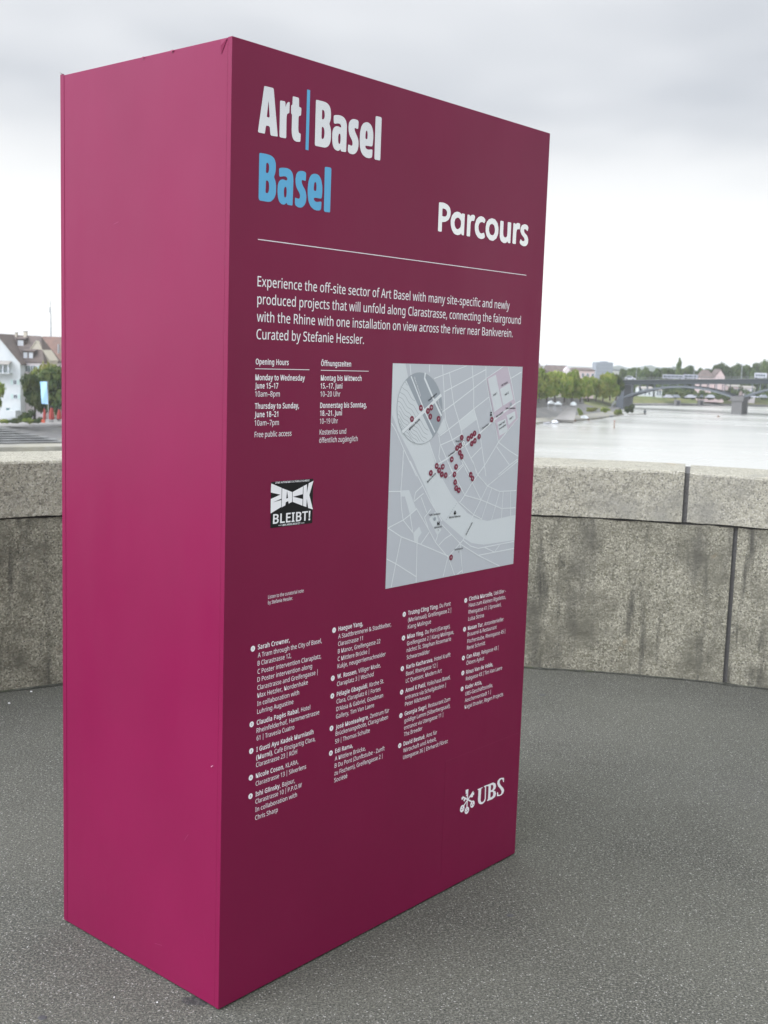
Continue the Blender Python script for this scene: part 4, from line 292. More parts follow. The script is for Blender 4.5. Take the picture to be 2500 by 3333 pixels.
INSET_WATER=[(639.7,1548.5),(636.7,1551.3),(627.7,1543),(620,1533.4),(613.6,1522.9),(608.7,1511.6),(605.3,1499.7),(603.6,1487.4),(603.4,1474.8),(604.9,1462.2),(607.9,1449.7),(612.6,1437.6),(618.7,1426.1),(626.3,1415.3),(635.1,1405.5),(645.1,1396.8),(656.1,1389.3),(667.9,1383.2),(680.3,1378.6),(693.2,1375.7),(706.3,1374.4),(719.3,1374.8),(732.1,1376.9),(744.5,1380.7),(756.1,1386.1),(761.8,1395.7)]
INSET_ROADS=[([(658,1561.2),(720.5,1468.2),(771.7,1405.6)],4.5),([(628.3,1409.4),(794.2,1510.8)],9.5),([(719.2,1571.1),(717.2,1556),(760.3,1498.5),(798.9,1451.7)],6.5)]
INSET_WAVES=[[(634,1545.6),(639.7,1540),(645.3,1536.6)],[(622.8,1531.7),(628.4,1527.3),(633.9,1525),(639.4,1523.4),(645,1520.7),(650.7,1515.7),(656.5,1509.1),(662.3,1502.7),(668,1498.2),(673.6,1495.9),(679.2,1494.3)],[(615.1,1518.4),(620.7,1515.3),(626.1,1513.6),(631.6,1511.6),(637.2,1507.6),(642.9,1501.6),(648.7,1494.8),(654.5,1489.4),(660.1,1486.2),(665.7,1484.5),(671.3,1482.4),(677,1478.3),(682.9,1472),(688.8,1465.2),(694.7,1459.6),(700.4,1456.4),(706.1,1454.7),(711.8,1452.5)],[(610,1505.9),(615.4,1503.8),(620.9,1502.2),(626.4,1499.2),(632.1,1493.9),(637.8,1487.2),(643.6,1481),(649.2,1476.8),(654.8,1474.6),(660.3,1472.9),(666,1469.8),(671.8,1464.4),(677.7,1457.6),(683.5,1451.2),(689.3,1447),(695,1444.7),(700.7,1443),(706.5,1439.8),(712.4,1434.2),(718.4,1427.2),(724.4,1420.8),(730.3,1416.5),(736.1,1414.3),(741.9,1412.4)],[(606.8,1494.1),(612.2,1492.5),(617.7,1490.3),(623.3,1486),(629,1479.8),(634.8,1473.1),(640.5,1467.8),(646,1464.8),(651.6,1463.2),(657.1,1460.9),(662.9,1456.5),(668.7,1450.1),(674.6,1443.2),(680.4,1437.9),(686.1,1434.9),(691.7,1433.2),(697.4,1430.8),(703.3,1426.3),(709.3,1419.7),(715.3,1412.8),(721.2,1407.4),(727,1404.4),(732.8,1402.6),(738.6,1400.1)],[(610.9,1481),(616.4,1477.7),(622.1,1472.2),(627.8,1465.4),(633.5,1459.3),(639.1,1455.3),(644.7,1453.3),(650.2,1451.5),(655.8,1448.1),(661.6,1442.5),(667.5,1435.6),(673.3,1429.4),(679.1,1425.4),(684.7,1423.3),(690.4,1421.4),(696.1,1417.9),(702,1412.1),(708,1405.1),(714,1398.8),(719.9,1394.7),(725.7,1392.6),(731.4,1390.7),(737.3,1387)],[(611.3,1469),(616.9,1464.4),(622.6,1458),(628.3,1451.3),(634,1446.3),(639.5,1443.5),(645,1441.8),(650.6,1439.3),(656.3,1434.6),(662.2,1428),(668,1421.3),(673.8,1416.2),(679.5,1413.4),(685.1,1411.6),(690.8,1409),(696.6,1404.2),(702.6,1397.5),(708.6,1390.6),(714.5,1385.5),(720.3,1382.6),(726.1,1380.8)],[(607.8,1459.7),(613.4,1456.2),(619,1450.4),(624.8,1443.6),(630.5,1437.6),(636.1,1433.9),(641.6,1431.9),(647.1,1430),(652.8,1426.4),(658.6,1420.4),(664.4,1413.5),(670.3,1407.5),(676,1403.7),(681.6,1401.7),(687.3,1399.7),(693,1395.9),(699,1389.8),(705,1382.7)],[(611.7,1447.5),(617.3,1442.6),(623,1436),(628.7,1429.4),(634.4,1424.6),(640,1422),(645.5,1420.3),(651.1,1417.6),(656.8,1412.6),(662.6,1405.8),(668.5,1399.2),(674.3,1394.3),(680,1391.6),(685.6,1389.9),(691.3,1387),(697.2,1381.9)],[(617.5,1434.5),(623.2,1428.4),(629,1421.6),(634.7,1415.8),(640.3,1412.2),(645.8,1410.4),(651.4,1408.3),(657.1,1404.3),(662.9,1398.2),(668.8,1391.2),(674.6,1385.3),(680.3,1381.7),(686,1379.8)],[(625.8,1420.6),(631.6,1413.9),(637.3,1407.3),(643,1402.7),(648.6,1400.3),(654.1,1398.5),(659.8,1395.5),(665.6,1390.2)]]
MARKERS=[('6C',668.1,1445),('10A',705.1,1475.1),('10B',751.2,1475.5),('11',736.6,1466),('12',748,1450.4),('13',785.8,1443.3),('7',897.8,1387.1),('6A',929.7,1383.4),('4',944.7,1390.2),('3',959.1,1397.8),('2',982.3,1388.1),('1B',962,1376.2),('5',947.5,1368.5),('1C',891.9,1364.3),('1D',877.3,1357.6),('8',891.5,1343.9),('9',901.6,1332.2),('6B',854.4,1326.2),('14',876.4,1303.5),('10A',785.5,1310.7),('10B',813.5,1307.1),('11',797.4,1297.6),('6C',759.9,1292),('12',810.5,1285.4),('13',828.7,1282),('15',869.9,1282.1),('20',948.8,1277),('19',958.4,1265),('16',874.9,1259),('17',880.5,1241.7),('18',894,1234.6),('21',869.5,1039.4),('1A',1042.4,1436.6)]
INFO=(906.4,1370.2)
MAP_TEXT=[('Mittlere Brücke',(658.8,1414.4),(703.3,1442.6),0),('Greifengasse',(737.9,1492.1),(773.8,1512.7),0),('Clarastrasse',(996.3,1408.3),(1029.3,1423.1),0),('Messeplatz',(1065.7,1442.6),(1100.6,1456.5),0),('ART BASEL',(1084.8,1534.7),(1117.7,1545.9),0),('Hall 2',(1105.3,1507),(1124.1,1514.8),0),('Hall 1',(1045.6,1506.1),(1063.6,1512.9),0),('Hall 3',(1135.5,1434.1),(1153.7,1441.1),0),('Event Hall',(1080.7,1415.7),(1111.6,1427.8),0),('Conversations',(1082.9,1405),(1118.2,1418.2),0),('Claraplatz',(868.5,1375.6),(893.6,1375.3),0),('Public Convenience',(1111.9,1466.9),(1162.5,1467.2),0),('Greifengasse',(838.2,1334),(870.4,1348.1),0),('Mittlere Brücke',(747.2,1265.1),(783.4,1288.2),0),('Public Convenience',(760.3,1170.2),(810.2,1170.6),0),('Münsterplatz',(785.8,1131.9),(820.8,1132.8),0),('Münster-Fähre Leu',(853.2,1155.5),(906.2,1156),0),('Kunstmuseum',(885.1,1058.2),(925.4,1058.7),0),('Wettsteinbrücke',(938.6,1097.4),(968.1,1132.7),0),('Oberer Rheinweg',(669.1,1557.9),(699.6,1507),1),('Rheingasse',(776.9,1493.7),(795,1466.1),1)]
FERRY=[(887.8,1197.5),(838.2,1151.4)]
ICONS=[[(872.9,1169.6),(886.1,1170.2),(884.6,1165.4),(880.3,1164.1),(875.3,1165.6)],[(875.3,1173.2),(884.1,1173.6),(884.3,1170.9),(875.5,1170)],[(877.8,1175.7),(881.3,1176),(881.4,1173.8),(877.9,1173.6)],[(797.9,1149),(799.5,1151.5),(801.3,1148.7),(802.7,1139.7),(798.5,1139.6)],[(803.9,1149),(805.9,1151.5),(808.2,1148.6),(808.7,1139.7),(805.3,1139.8)],[(801.5,1146),(804.9,1146.2),(805.1,1143),(801.7,1142.8)],[(801,1126.5),(803.1,1127.7),(805.3,1125.9),(803.3,1124.4)],[(903.3,1051.9),(905,1052.8),(906.9,1051.2),(905.2,1050)],[(1032.8,1457.4),(1037.3,1460.6),(1041.8,1457.3),(1039.6,1454.6),(1034.9,1454.6)],[(1034.1,1453.3),(1041.1,1453.2),(1042,1447.7),(1034,1447.8)],[(879.5,1369.1),(881.2,1370.1),(883.1,1368.7),(881.4,1367.4)]]
GREY_DOTS=[(785.4,1159.6),(1137.6,1481.7)]

# ------------------------------------------------------------------ setting: river, banks, bay of the bridge
ZW = -15.4
o = MB().add([(-5000, -5000, ZW), (5000, -5000, ZW), (5000, 6000, ZW), (-5000, 6000, ZW)], [(0, 1, 2, 3)]).build('river', M['water']); tag(o, kind='structure')

CX, CY, RW = 0.9073, -0.5718, 3.932        # the round bay: the centre of its wall and the radius of the wall's inner face
TH = 0.46                                   # wall thickness
A0, A1 = math.radians(-12), math.radians(192)
def arc(a, r): return (CX + r * math.cos(a), CY + r * math.sin(a))
# pavement of the bay and of the bridge, one sheet with a fine grid
def pavement():
    outline = [(-32, -0.95), (CX - RW - 0.3, -0.95)] + [arc(A1 + (A0 - A1) * k / 60, RW + 0.25) for k in range(61)] + [(CX + RW + 0.3, -0.95), (32, -0.95), (32, -14), (-32, -14)]
    top = [(x, y, 0.0) for x, y in outline]
    m = MB(); n = len(top); m.add(top, [tuple(range(n))[::-1]])
    return m.build('pavement', M['asphalt'])
tag(pavement(), kind='structure')
m = MB(); m.box(-32, 32, -14, -0.6, -1.4, -0.006)
n = 48; ring = [arc(2 * math.pi * k / n, RW + TH) for k in range(n)]
m.prism([(x, y, -0.012) for x, y in ring], (0, 0, -1.2)); ring2 = [arc(2 * math.pi * k / n, RW - 0.4) for k in range(n)]
m.prism([(x, y, -1.25) for x, y in ring2], (0, 0, -15.5))
tag(m.build('bridge_body', M['pier']), kind='structure')

m = MB(); n = 160; v = []
for k in range(n + 1):
    a = A1 + (A0 - A1) * k / n; w_ = 0.022 + 0.018 * abs(math.sin(k * 1.7)) * abs(math.sin(k * 0.61))
    v += [(*arc(a, RW - w_), 0.003), (*arc(a, RW + 0.05), 0.003)]
tag(m.add(v, [(2 * k, 2 * k + 1, 2 * k + 3, 2 * k + 2) for k in range(n)]).build('gutter', M['grime']), kind='structure')
parapet = empty('parapet_wall', (CX, CY + RW, 0), 'curved granite parapet of rough blocks round the bridge bay behind the totem', 'wall')
from mathutils import noise as mn
def stone(name, a0, a1, z0, z1, r0, r1, m, nx, nz, amp, seed, top_bev=0.0, chip=None):
    """one curved block: inner face grid with rough relief, plain elsewhere"""
    v = []; f = []
    def P(a, r, z): return (CX + r * math.cos(a), CY + r * math.sin(a), z)
    rows = []
    prof = [(r0, z0 + (z1 - z0) * k / nz) for k in range(nz + 1)]
    if top_bev: prof[-1] = (r0, z1 - top_bev); prof += [(r0 + top_bev * 0.35, z1 - top_bev * 0.3), (r0 + top_bev, z1)]
    prof += [(r0 + (r1 - r0) * q, z1) for q in (0.35, 0.7)] + [(r1, z1), (r1, z0)]
    nrow = len(prof)
    for j, (r, z) in enumerate(prof):
        for i in range(nx + 1):
            a = a0 + (a1 - a0) * i / nx
            x, y, _ = P(a, r, z)
            if j <= nz + (2 if top_bev else 0):
                edge = min(i, nx - i, 3) / 3.0 * (min(j, 3) / 3.0 if not top_bev else 1)
                d = mn.noise(Vector((x * 5 + seed, y * 5, z * 5))) * amp + mn.noise(Vector((x * 17, y * 17 + seed, z * 17))) * amp * 0.5
                rr = r + d * (0.35 + 0.65 * edge)
                if i in (0, nx) and j <= nz: rr += 0.006
                zz2 = z + (mn.noise(Vector((x * 13, y * 13, seed))) * amp * 0.5 if j in (0, nz) else 0)
                v.append(P(a, rr, zz2))
            else:
                v.append((x, y, z + mn.noise(Vector((x * 6, y * 6, seed))) * amp * 0.3))
    w = nx + 1
    for j in range(nrow - 1):
        for i in range(nx): f.append((j * w + i, j * w + i + 1, (j + 1) * w + i + 1, (j + 1) * w + i))
    f.append(tuple(j * w for j in range(nrow))); f.append(tuple(j * w + nx for j in range(nrow))[::-1])
    o = MB(); o.add(v, f); return o.build(name, m, parapet, smooth=False, local=False)
HC = 1.082; HJ = 0.816
def ang(x, y): return math.atan2(y - CY, x - CX)
aj = ang(1.908, 3.225); bj = ang(2.158, 3.168); al = ang(-1.72, 2.32)
caps = [aj + k * 0.352 for k in range(-5, 6)]; caps = [c for c in caps if A0 < c < A1]; caps = [A0] + caps + [A1]
lows = [bj + k * ((al - bj) / 3.0) for k in range(-4, 6)]; lows = [c for c in lows if A0 < c < A1]; lows = [A0] + lows + [A1]
g = 0.0125 / RW
for i in range(len(caps) - 1):
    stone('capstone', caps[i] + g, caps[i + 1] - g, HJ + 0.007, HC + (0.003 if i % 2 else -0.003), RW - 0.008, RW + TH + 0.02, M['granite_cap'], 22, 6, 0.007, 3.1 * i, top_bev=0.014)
for i in range(len(lows) - 1):
    stone('wall_block', lows[i] + g * 0.9, lows[i + 1] - g * 0.9, -0.02, HJ - 0.004, RW, RW + TH, M['granite'], 24, 14, 0.013, 7.7 * i + 2)
# mortar core, set back in the joints
core = MB(); n = 80
for r0, r1, z0, z1 in ((RW + 0.022, RW + TH - 0.03, -0.02, HJ + 0.004), (RW + 0.012, RW + TH - 0.02, HJ + 0.005, HC - 0.007)):
    a = [A0 + 0.01 + (A1 - A0 - 0.02) * k / n for k in range(n + 1)]
    v = [(*arc(q, r), z) for q in a for r, z in ((r0, z0), (r0, z1), (r1, z1), (r1, z0))]
    f = [(4 * i + j, 4 * i + (j + 1) % 4, 4 * i + 4 + (j + 1) % 4, 4 * i + 4 + j) for i in range(n) for j in range(4)]
    core.add(v, f + [(0, 1, 2, 3), (4 * n + 3, 4 * n + 2, 4 * n + 1, 4 * n)])
core.build('mortar', M['mortar'], parapet, local=False)
# straight runs of the parapet along the bridge, beside the bay
for sgn, word in ((-1, 'left'), (1, 'right')):
    x0 = CX + sgn * (RW + TH * 0.5) * 0.985; y0 = CY - 0.85
    t = empty('parapet_wall', (x0, y0, 0), 'straight granite parapet along the bridge on the %s side of the bay' % word, 'wall')
    k = 0; x = 0.0
    while x < 26:
        MB().box(*sorted((sgn * (x + 0.012), sgn * (x + 1.6))), 0, TH, -0.02, HJ - 0.003).build('wall_block', M['granite'], t, bevel=0.006)
        MB().box(*sorted((sgn * (x + 0.012), sgn * (x + 1.6))), -0.02, TH + 0.02, HJ, HC).build('capstone', M['granite_cap'], t, bevel=0.01)
        x += 1.612

# ---- shoreline of the left bank bending round to the far bank (seen from the bay)
SL = [Vector((-420, 20, 0)), Vector((-200, 108, 0)), Vector((-120, 150, 0))] + [atz(x, y, ZW) for x, y in ((0, 1474), (200, 1471))]
SL += [Vector((-20, 215, 0)), Vector((20, 275, 0))] + [atz(x, y, ZW) for x, y in ((1763, 1379), (1848, 1374), (1946, 1364), (2030, 1351))]
SL += [Vector((90, 450, 0)), atz(2052, 1320, ZW), atz(2200, 1320, ZW), atz(2350, 1321, ZW), atz(2500, 1324, ZW), Vector((260, 580, 0)), Vector((420, 590, 0)), Vector((900, 560, 0))]
SL = [Vector((p.x, p.y, 0)) for p in SL]
def inward(i):
    a = SL[max(i - 1, 0)]; b = SL[min(i + 1, len(SL) - 1)]; d = (b - a).normalized(); return Vector((-d.y, d.x, 0))
NRM = [inward(i) for i in range(len(SL))]
NRM = [(NRM[max(i - 1, 0)] + NRM[i] * 2 + NRM[min(i + 1, len(SL) - 1)]).normalized() for i in range(len(SL))]
def strip(name, i0, i1, prof, m):
    b = MB(); v = []; w = len(prof)
    for i in range(i0, i1 + 1):
        for off, z in prof: p = SL[i] + NRM[i] * off; v.append((p.x, p.y, z))
    f = [((i * w + j), (i * w + j + 1), ((i + 1) * w + j + 1), ((i + 1) * w + j)) for i in range(i1 - i0) for j in range(w - 1)]
    return tag(b.add(v, f).build(name, m), kind='structure')
strip('riverbank', 0, 5, [(0, -17), (0, ZW + 0.9), (5.5, ZW + 1.0)], M['concrete'])
strip('riverbank', 0, 5, [(5.5, ZW + 1.004), (6.5, ZW + 0.9), (20.5, -12.85), (21, -12.6)], M['quay'])
strip('plaza', 0, 5, [(21, -12.6), (38, -12.45), (60, -12.2)], M['plaza'])
strip('riverbank', 5, 10, [(0, -17), (0, ZW + 0.5), (2.5, ZW + 0.7), (5, ZW + 1.2)], M['concrete'])
strip('quay', 5, 10, [(5, ZW + 1.2), (14, -12.0), (15, -9.3)], M['quay'])
strip('promenade', 5, 10, [(15, -9.3), (60, -9.0)], M['ground'])
strip('riverbank', 10, 18, [(0, -17), (0, ZW + 0.4), (4, ZW + 0.9)], M['quay'])
strip('grass_bank', 10, 18, [(4, ZW + 0.9), (12, -12.6), (17, -12.0), (40, -11.5)], M['grass'])
# the land behind, out to the horizon
g0 = [SL[i] + NRM[i] * (59 if i < 10 else 39) for i in range(len(SL))]
v = [(p.x, p.y, -12.2 if i < 6 else (-9.05 if i < 11 else -11.55)) for i, p in enumerate(g0)]
v += [(p.x + NRM[i].x * 120, p.y + NRM[i].y * 120, -11.0) for i, p in enumerate(g0)]
far = [Vector((-5000 + 10000 * i / (len(SL) - 1), 5600, 0)) for i in range(len(SL))]
v += [(p.x, p.y, -6.0) for p in far]; w = len(SL)
f = [(j * w + i, j * w + i + 1, (j + 1) * w + i + 1, (j + 1) * w + i) for j in range(2) for i in range(w - 1)]
tag(MB().add(v, f).build('ground', M['ground']), kind='structure')
# low wooded hills on the horizon
for k, (x0, x1, base, D) in enumerate(((2000, 2520, 1201, 2600), (1960, 2200, 1198, 3300), (-120, 520, 1100, 2300))):
    v = []; n = 26
    for i in range(n + 1):
        xx = x0 + (x1 - x0) * i / n
        yy = base + 7 * math.sin(i * 0.55 + k * 2) + 3 * math.sin(i * 1.7 + k)
        if k == 2: yy = 1124 + 3 * math.sin(i)
        p = at(xx, yy, D); v += [(p.x, p.y - 260, -9.5), (p.x, p.y, p.z), (p.x, p.y + 400, -9.5)]
    f = [(3 * i + j, 3 * i + j + 1, 3 * i + 4 + j, 3 * i + 3 + j) for i in range(n) for j in range(2)]
    tag(MB().add(v, f).build('hills', M['hill'], smooth=True), kind='structure')

# ------------------------------------------------------------------ the totem
TA = 0.862207; TW, TD, THT = 1.2837, 0.6582, 2.3
totem = empty('information_totem', (0, 0, 0), 'tall maroon box-shaped information totem with white lettering and a grey map', 'sign', rz=TA)
def plate(name, x0, x1, y0, y1, z0, z1, m=M['foil'], bev=0.0015):
    return MB().box(x0, x1, y0, y1, z0, z1).build(name, m, totem, bevel=bev)
plate('front_panel', 0, TW, 0, 0.014, 0.005, THT, bev=0.0014)
plate('side_panel', 0.0006, 0.014, 0.0145, TD, 0.005, THT - 0.0008, bev=0.0014)
plate('side_panel', TW - 0.014, TW, 0.0145, TD, 0.005, THT - 0.0008)
plate('back_panel', 0.0145, TW - 0.0145, TD - 0.014, TD, 0.005, THT - 0.001)
plate('top_panel', 0.0145, TW - 0.0145, 0.0145, TD - 0.0145, THT - 0.016, THT - 0.002)
MB().box(0.02, TW - 0.02, 0.02, TD - 0.02, 0, 0.05).build('contact_shade_frame', M['rubber'], totem)  # black inset frame added as the contact shadow in the gap below the panels
# overlapping foil strip at the back edge of the left face, a little proud
def foil_strip(name, y0, y1, z0, z1, off):
    n = 40; v = []
    for k in range(n + 1):
        z = z0 + (z1 - z0) * k / n
        v += [(-off - 0.0004 * math.sin(k * 1.3), y0 + 0.0006 * math.sin(k * 0.9), z), (-off * 0.6, y1 + 0.0004 * math.sin(k * 0.7), z)]
    f = [(2 * k, 2 * k + 1, 2 * k + 3, 2 * k + 2) for k in range(n)]
    v2 = [(x + off * 0.95, y, z) for x, y, z in v]; q = len(v)
    f += [(2 * k, 2 * k + 2, q + 2 * k + 2, q + 2 * k) for k in range(n)]
    return MB().add(v + v2, f).build(name, M['foil'], totem)
MB().box(-0.0002, 0.0004, TD - 0.0165, TD - 0.0005, 0.006, THT + 0.002).build('foil_overlap', M['foil'], totem, bevel=0.00008, seg=1)

# lifted flap of foil at the top of the near corner, with its small dark fold
fl = MB().add([(-0.0006, 0.037, THT - 0.002), (-0.0028, 0.034, THT - 0.016), (-0.0006, 0.0355, THT - 0.034), (-0.0006, 0.016, THT - 0.003)], [(0, 1, 2), (0, 3, 1), (1, 3, 2)])
fl.build('foil_flap', M['foil'], totem)
MB().add([(-0.003, TD - 0.018, THT + 0.0005), (-0.003, TD, THT + 0.008), (0.004, TD - 0.001, THT + 0.004), (0.003, TD - 0.02, THT - 0.001)], [(0, 1, 2, 3)]).build('foil_flap', M['foil_edge'], totem)
MB().tube([(-0.001, 0.0375, 0.615), (-0.004, 0.0335, 0.6195), (-0.001, 0.0300, 0.6215)], [0.0003, 0.0008, 0.0002], 5).build('foil_tear', mat('torn_foil_back', (0.75, 0.45, 0.55), 0.5), totem)
for yy, zz2, w in ((0.20, 0.0035, 0.012), (0.31, 0.0035, 0.008)):
    MB().add([(-0.0015, yy, THT - 0.001), (-0.004, yy + w * .5, THT - 0.006), (-0.0015, yy + w, THT - 0.001)], [(0, 1, 2)]).build('foil_flap', M['foil_edge'], totem)
# the lower right service cover: a sheet 0.6 mm proud, its edge a hairline
plate('service_cover', 0.885, TW - 0.001, -0.0003, 0.0004, 0.012, 0.418, bev=0.0)
for (x, y, z, r) in ((0.0, 0.49, 0.11, 0.0016),):
    pass

# faint scuffs on the left face
M['scuff'] = mat('scuffed_foil', (0.27, 0.05, 0.11), 0.6)
for y0_, z0_, y1_, z1_ in ((0.30, 1.28, 0.335, 1.33), (0.12, 0.42, 0.135, 0.40), (0.45, 0.22, 0.47, 0.235), (0.22, 0.09, 0.25, 0.085), (0.05, 0.16, 0.06, 0.19), (0.41, 1.92, 0.43, 1.915)):
    MB().add([(-0.0003, y0_, z0_), (-0.0003, y0_ + .0008, z0_ + .001), (-0.0003, y1_ + .0006, z1_ + .0008), (-0.0003, y1_, z1_)], [(0, 1, 2, 3)]).build('scuff', M['scuff'], totem)
OFFY = [0.0010]
def flat(name, loops_list, m, y, parent=totem):
    """flat cut film on the front face: loops in millimetres, at depth y (metres) in front of it"""
    v = []; f = []
    for loops in loops_list:
        b = len(v)
        tri = tessellate_polygon([[Vector((p[0], p[1], 0)) for p in lp] for lp in loops])
        for lp in loops: v += [(p[0] / 1000.0, -y, p[1] / 1000.0) for p in lp]
        f += [tuple(b + i for i in t) for t in tri]
    me = bpy.data.meshes.new(name); me.from_pydata(v, [], f); me.update()
    bm = bmesh.new(); bm.from_mesh(me)
    for fc in bm.faces:
        fc.normal_update()
        if fc.normal.y > 0: fc.normal_flip()
    bm.to_mesh(me); bm.free(); me.materials.append(m)
    o = bpy.data.objects.new(name, me); col.objects.link(o); o.parent = parent
    if parent is not totem: o.matrix_parent_inverse = Matrix.Identity(4)
    return o
def rnd(lp, R):
    out = []; n = len(lp)
    for i in range(n):
        a, b, c = Vector(lp[i - 1]), Vector(lp[i]), Vector(lp[(i + 1) % n])
        d1, d2 = (a - b), (c - b); r1 = min(R, d1.length * 0.42); r2 = min(R, d2.length * 0.42)
        p, q = b + d1.normalized() * r1, b + d2.normalized() * r2
        for t in (0, 0.25, 0.5, 0.75, 1): out.append(tuple(p * (1 - t) ** 2 + b * 2 * t * (1 - t) + q * t * t))
    return out
def ribbon(pts, w):
    pts = [Vector(p) for p in pts]; Lf = []; Rt = []
    for i, p in enumerate(pts):
        d = (pts[min(i + 1, len(pts) - 1)] - pts[max(i - 1, 0)]).normalized(); nn = Vector((-d.y, d.x)) * w / 2
        Lf.append(tuple(p + nn)); Rt.append(tuple(p - nn))
    return Lf + Rt[::-1]
def disc(c, r, n=20): return [(c[0] + r * math.cos(2 * math.pi * k / n), c[1] + r * math.sin(2 * math.pi * k / n)) for k in range(n)]

for word, ch, loops in GLYPHS:
    if word == 'zack': continue
    R = {'art': 4.0, 'blue': 4.0, 'bar': 0.8, 'parc': 3.2, 'ubs': 1.5}[word]
    m = {'art': M['silver'], 'parc': M['silver'], 'blue': M['blue'], 'bar': M['blue'], 'ubs': M['print']}[word]
    flat('divider_bar' if word == 'bar' else 'letter', [[rnd(l, R) for l in loops]], m, 0.0005)
# the three crossed keys
st = [[ribbon(p, w * 1.35)] for p, w in KEY_STROKES]
for i, s_ in enumerate(st): flat('emblem_key' if i < 3 else 'emblem_key_bit', [s_], M['print'], 0.0005 + 0.00002 * i)
for i, (c,) in enumerate(KEY_RINGS):
    flat('emblem_key_bow', [[disc(c, 11.5), disc((c[0], c[1] + 4.2), 2.0, 8), disc((c[0] - 4.2, c[1] - 2.4), 2.0, 8), disc((c[0] + 4.2, c[1] - 2.4), 2.0, 8)]], M['print'], 0.0007 + 0.00002 * i)

# text: cut outlines, condensed to the measured width of every line
def R4(x0, y0, x1, y1, sk=0): return [(x0, y0), (x1, y0), (x1 + sk, y1), (x0 + sk, y1)]
def glyph(ch):
    if ch in FONT: return FONT[ch]
    if ch == '–': return (520, [R4(40, 225, 480, 290)])
    base, mark = {'Ö': 'Od', 'ä': 'ad', 'ö': 'od', 'ü': 'ud', 'è': 'eg', 'é': 'ea', 'í': 'ia', 'ó': 'oa', 'ô': 'oc', 'ù': 'ug', 'ơ': 'oh', 'ư': 'uh'}[ch]
    adv, lp = FONT[base]; lp = [list(l) for l in lp]; c = adv / 2; y = 790 if base == 'O' else 600
    if base == 'i': lp = [l for l in lp if max(q[1] for q in l) < 560]
    if mark == 'd': lp += [R4(c - 130, y, c - 50, y + 85), R4(c + 50, y, c + 130, y + 85)]
    if mark == 'a': lp += [R4(c - 45, y - 10, c + 25, y - 10 + 135, 70)]
    if mark == 'g': lp += [R4(c - 5, y - 10, c + 65, y - 10 + 135, -90)]
    if mark == 'c': lp += [[(c - 120, y - 10), (c - 65, y - 10), (c, y + 65), (c + 65, y - 10), (c + 120, y - 10), (c + 30, y + 125), (c - 30, y + 125)]]
    if mark == 'h': lp += [R4(adv - 85, 520, adv + 5, 640, 20)]
    return (adv, lp)
def embolden(lp, e):
    out = []; n = len(lp)
    for i in range(n):
        a, b, c = Vector(lp[i - 1]), Vector(lp[i]), Vector(lp[(i + 1) % n])
        d1 = (b - a).normalized(); d2 = (c - b).normalized(); n1 = Vector((d1.y, -d1.x)); n2 = Vector((d2.y, -d2.x))
        m_ = n1 + n2
        if m_.length < 1e-3: m_ = n1
        m_.normalize(); k = 1.0 / max(0.5, m_.dot(n1)); out.append((b.x + m_.x * e * 1.25 * k, b.y + m_.y * e * 0.8 * k))
    return out
GC = {}
def area(l): return sum(l[i - 1][0] * l[i][1] - l[i][0] * l[i - 1][1] for i in range(len(l))) / 2
def inside(p, l):
    c = False
    for i in range(len(l)):
        (x0, y0), (x1, y1) = l[i - 1], l[i]
        if (y0 > p[1]) != (y1 > p[1]) and p[0] < (x1 - x0) * (p[1] - y0) / (y1 - y0) + x0: c = not c
    return c
def glyph_mesh(ch, e):
    if (ch, e) not in GC:
        adv, lp = glyph(ch); outs = [l for l in lp if area(l) > 0]; holes = [l for l in lp if area(l) <= 0]; v = []; f = []
        for k, o_ in enumerate(outs):
            hs = [h for h in holes if inside(h[0], o_)]
            ls = [embolden(l, e) for l in [o_] + hs]; b = len(v)
            v += [(q[0], q[1], k) for l in ls for q in l]
            f += [tuple(i + b for i in t) for t in tessellate_polygon([[Vector((q[0], q[1], 0)) for q in l] for l in ls])]
        GC[(ch, e)] = (adv + e * 2.2, v, f)
    return GC[(ch, e)]
def text_line(name, segs, a, b, cap, m, y, parent=totem):
    """segs: [(text, bold)], from point a to point b (millimetres on the face)"""
    V = []; Fc = []; x = 0.0
    for s, bold in segs:
        for ch in s:
            adv, v, f = glyph_mesh(ch, 24 if bold else 3); bb = len(V)
            V += [(p[0] + x, p[1], p[2]) for p in v]; Fc += [tuple(i + bb for i in q) for q in f]; x += adv
    V = np.array(V); V[:, 0] -= V[:, 0].min(); wd = V[:, 0].max(); d = Vector((b[0] - a[0], b[1] - a[1])); ln = d.length; d.normalize(); nn = Vector((-d.y, d.x))
    sx = ln / wd; sy = cap / 700.0
    co = [((a[0] + p[0] * sx * d.x + p[1] * sy * nn.x) / 1000, -y - p[2] * 0.00001, (a[1] + p[0] * sx * d.y + p[1] * sy * nn.y) / 1000) for p in V]
    fc = []
    for q in Fc:
        A, B_, C_ = co[q[0]], co[q[1]], co[q[2]]
        fc.append(q if (B_[0] - A[0]) * (C_[2] - A[2]) - (C_[0] - A[0]) * (B_[2] - A[2]) > 0 else q[::-1])
    me = bpy.data.meshes.new(name); me.from_pydata(co, [], fc); me.update(); me.materials.append(m)
    o = bpy.data.objects.new(name, me); col.objects.link(o); o.parent = parent
    return o
CAPS = {'intro': 23.2, 'hours_english': 12.8, 'hours_german': 12.8, 'note': 8.6, 'names_1': 11.6, 'names_2': 11.6, 'names_3': 11.6, 'names_4': 11.6}
for blk, s, x0, z, x1, bold in TEXT:
    if '~' in s:
        i = s.find('~'); segs = [(s[:i], 1)] + ([(s[i + 1:], 0)] if s[i + 1:] else [])
    else: segs = [(s, bold)]
    text_line('text_line', segs, (x0, z + 0.6), (x1, z + 0.6), CAPS[blk], M['print'], 0.0005)
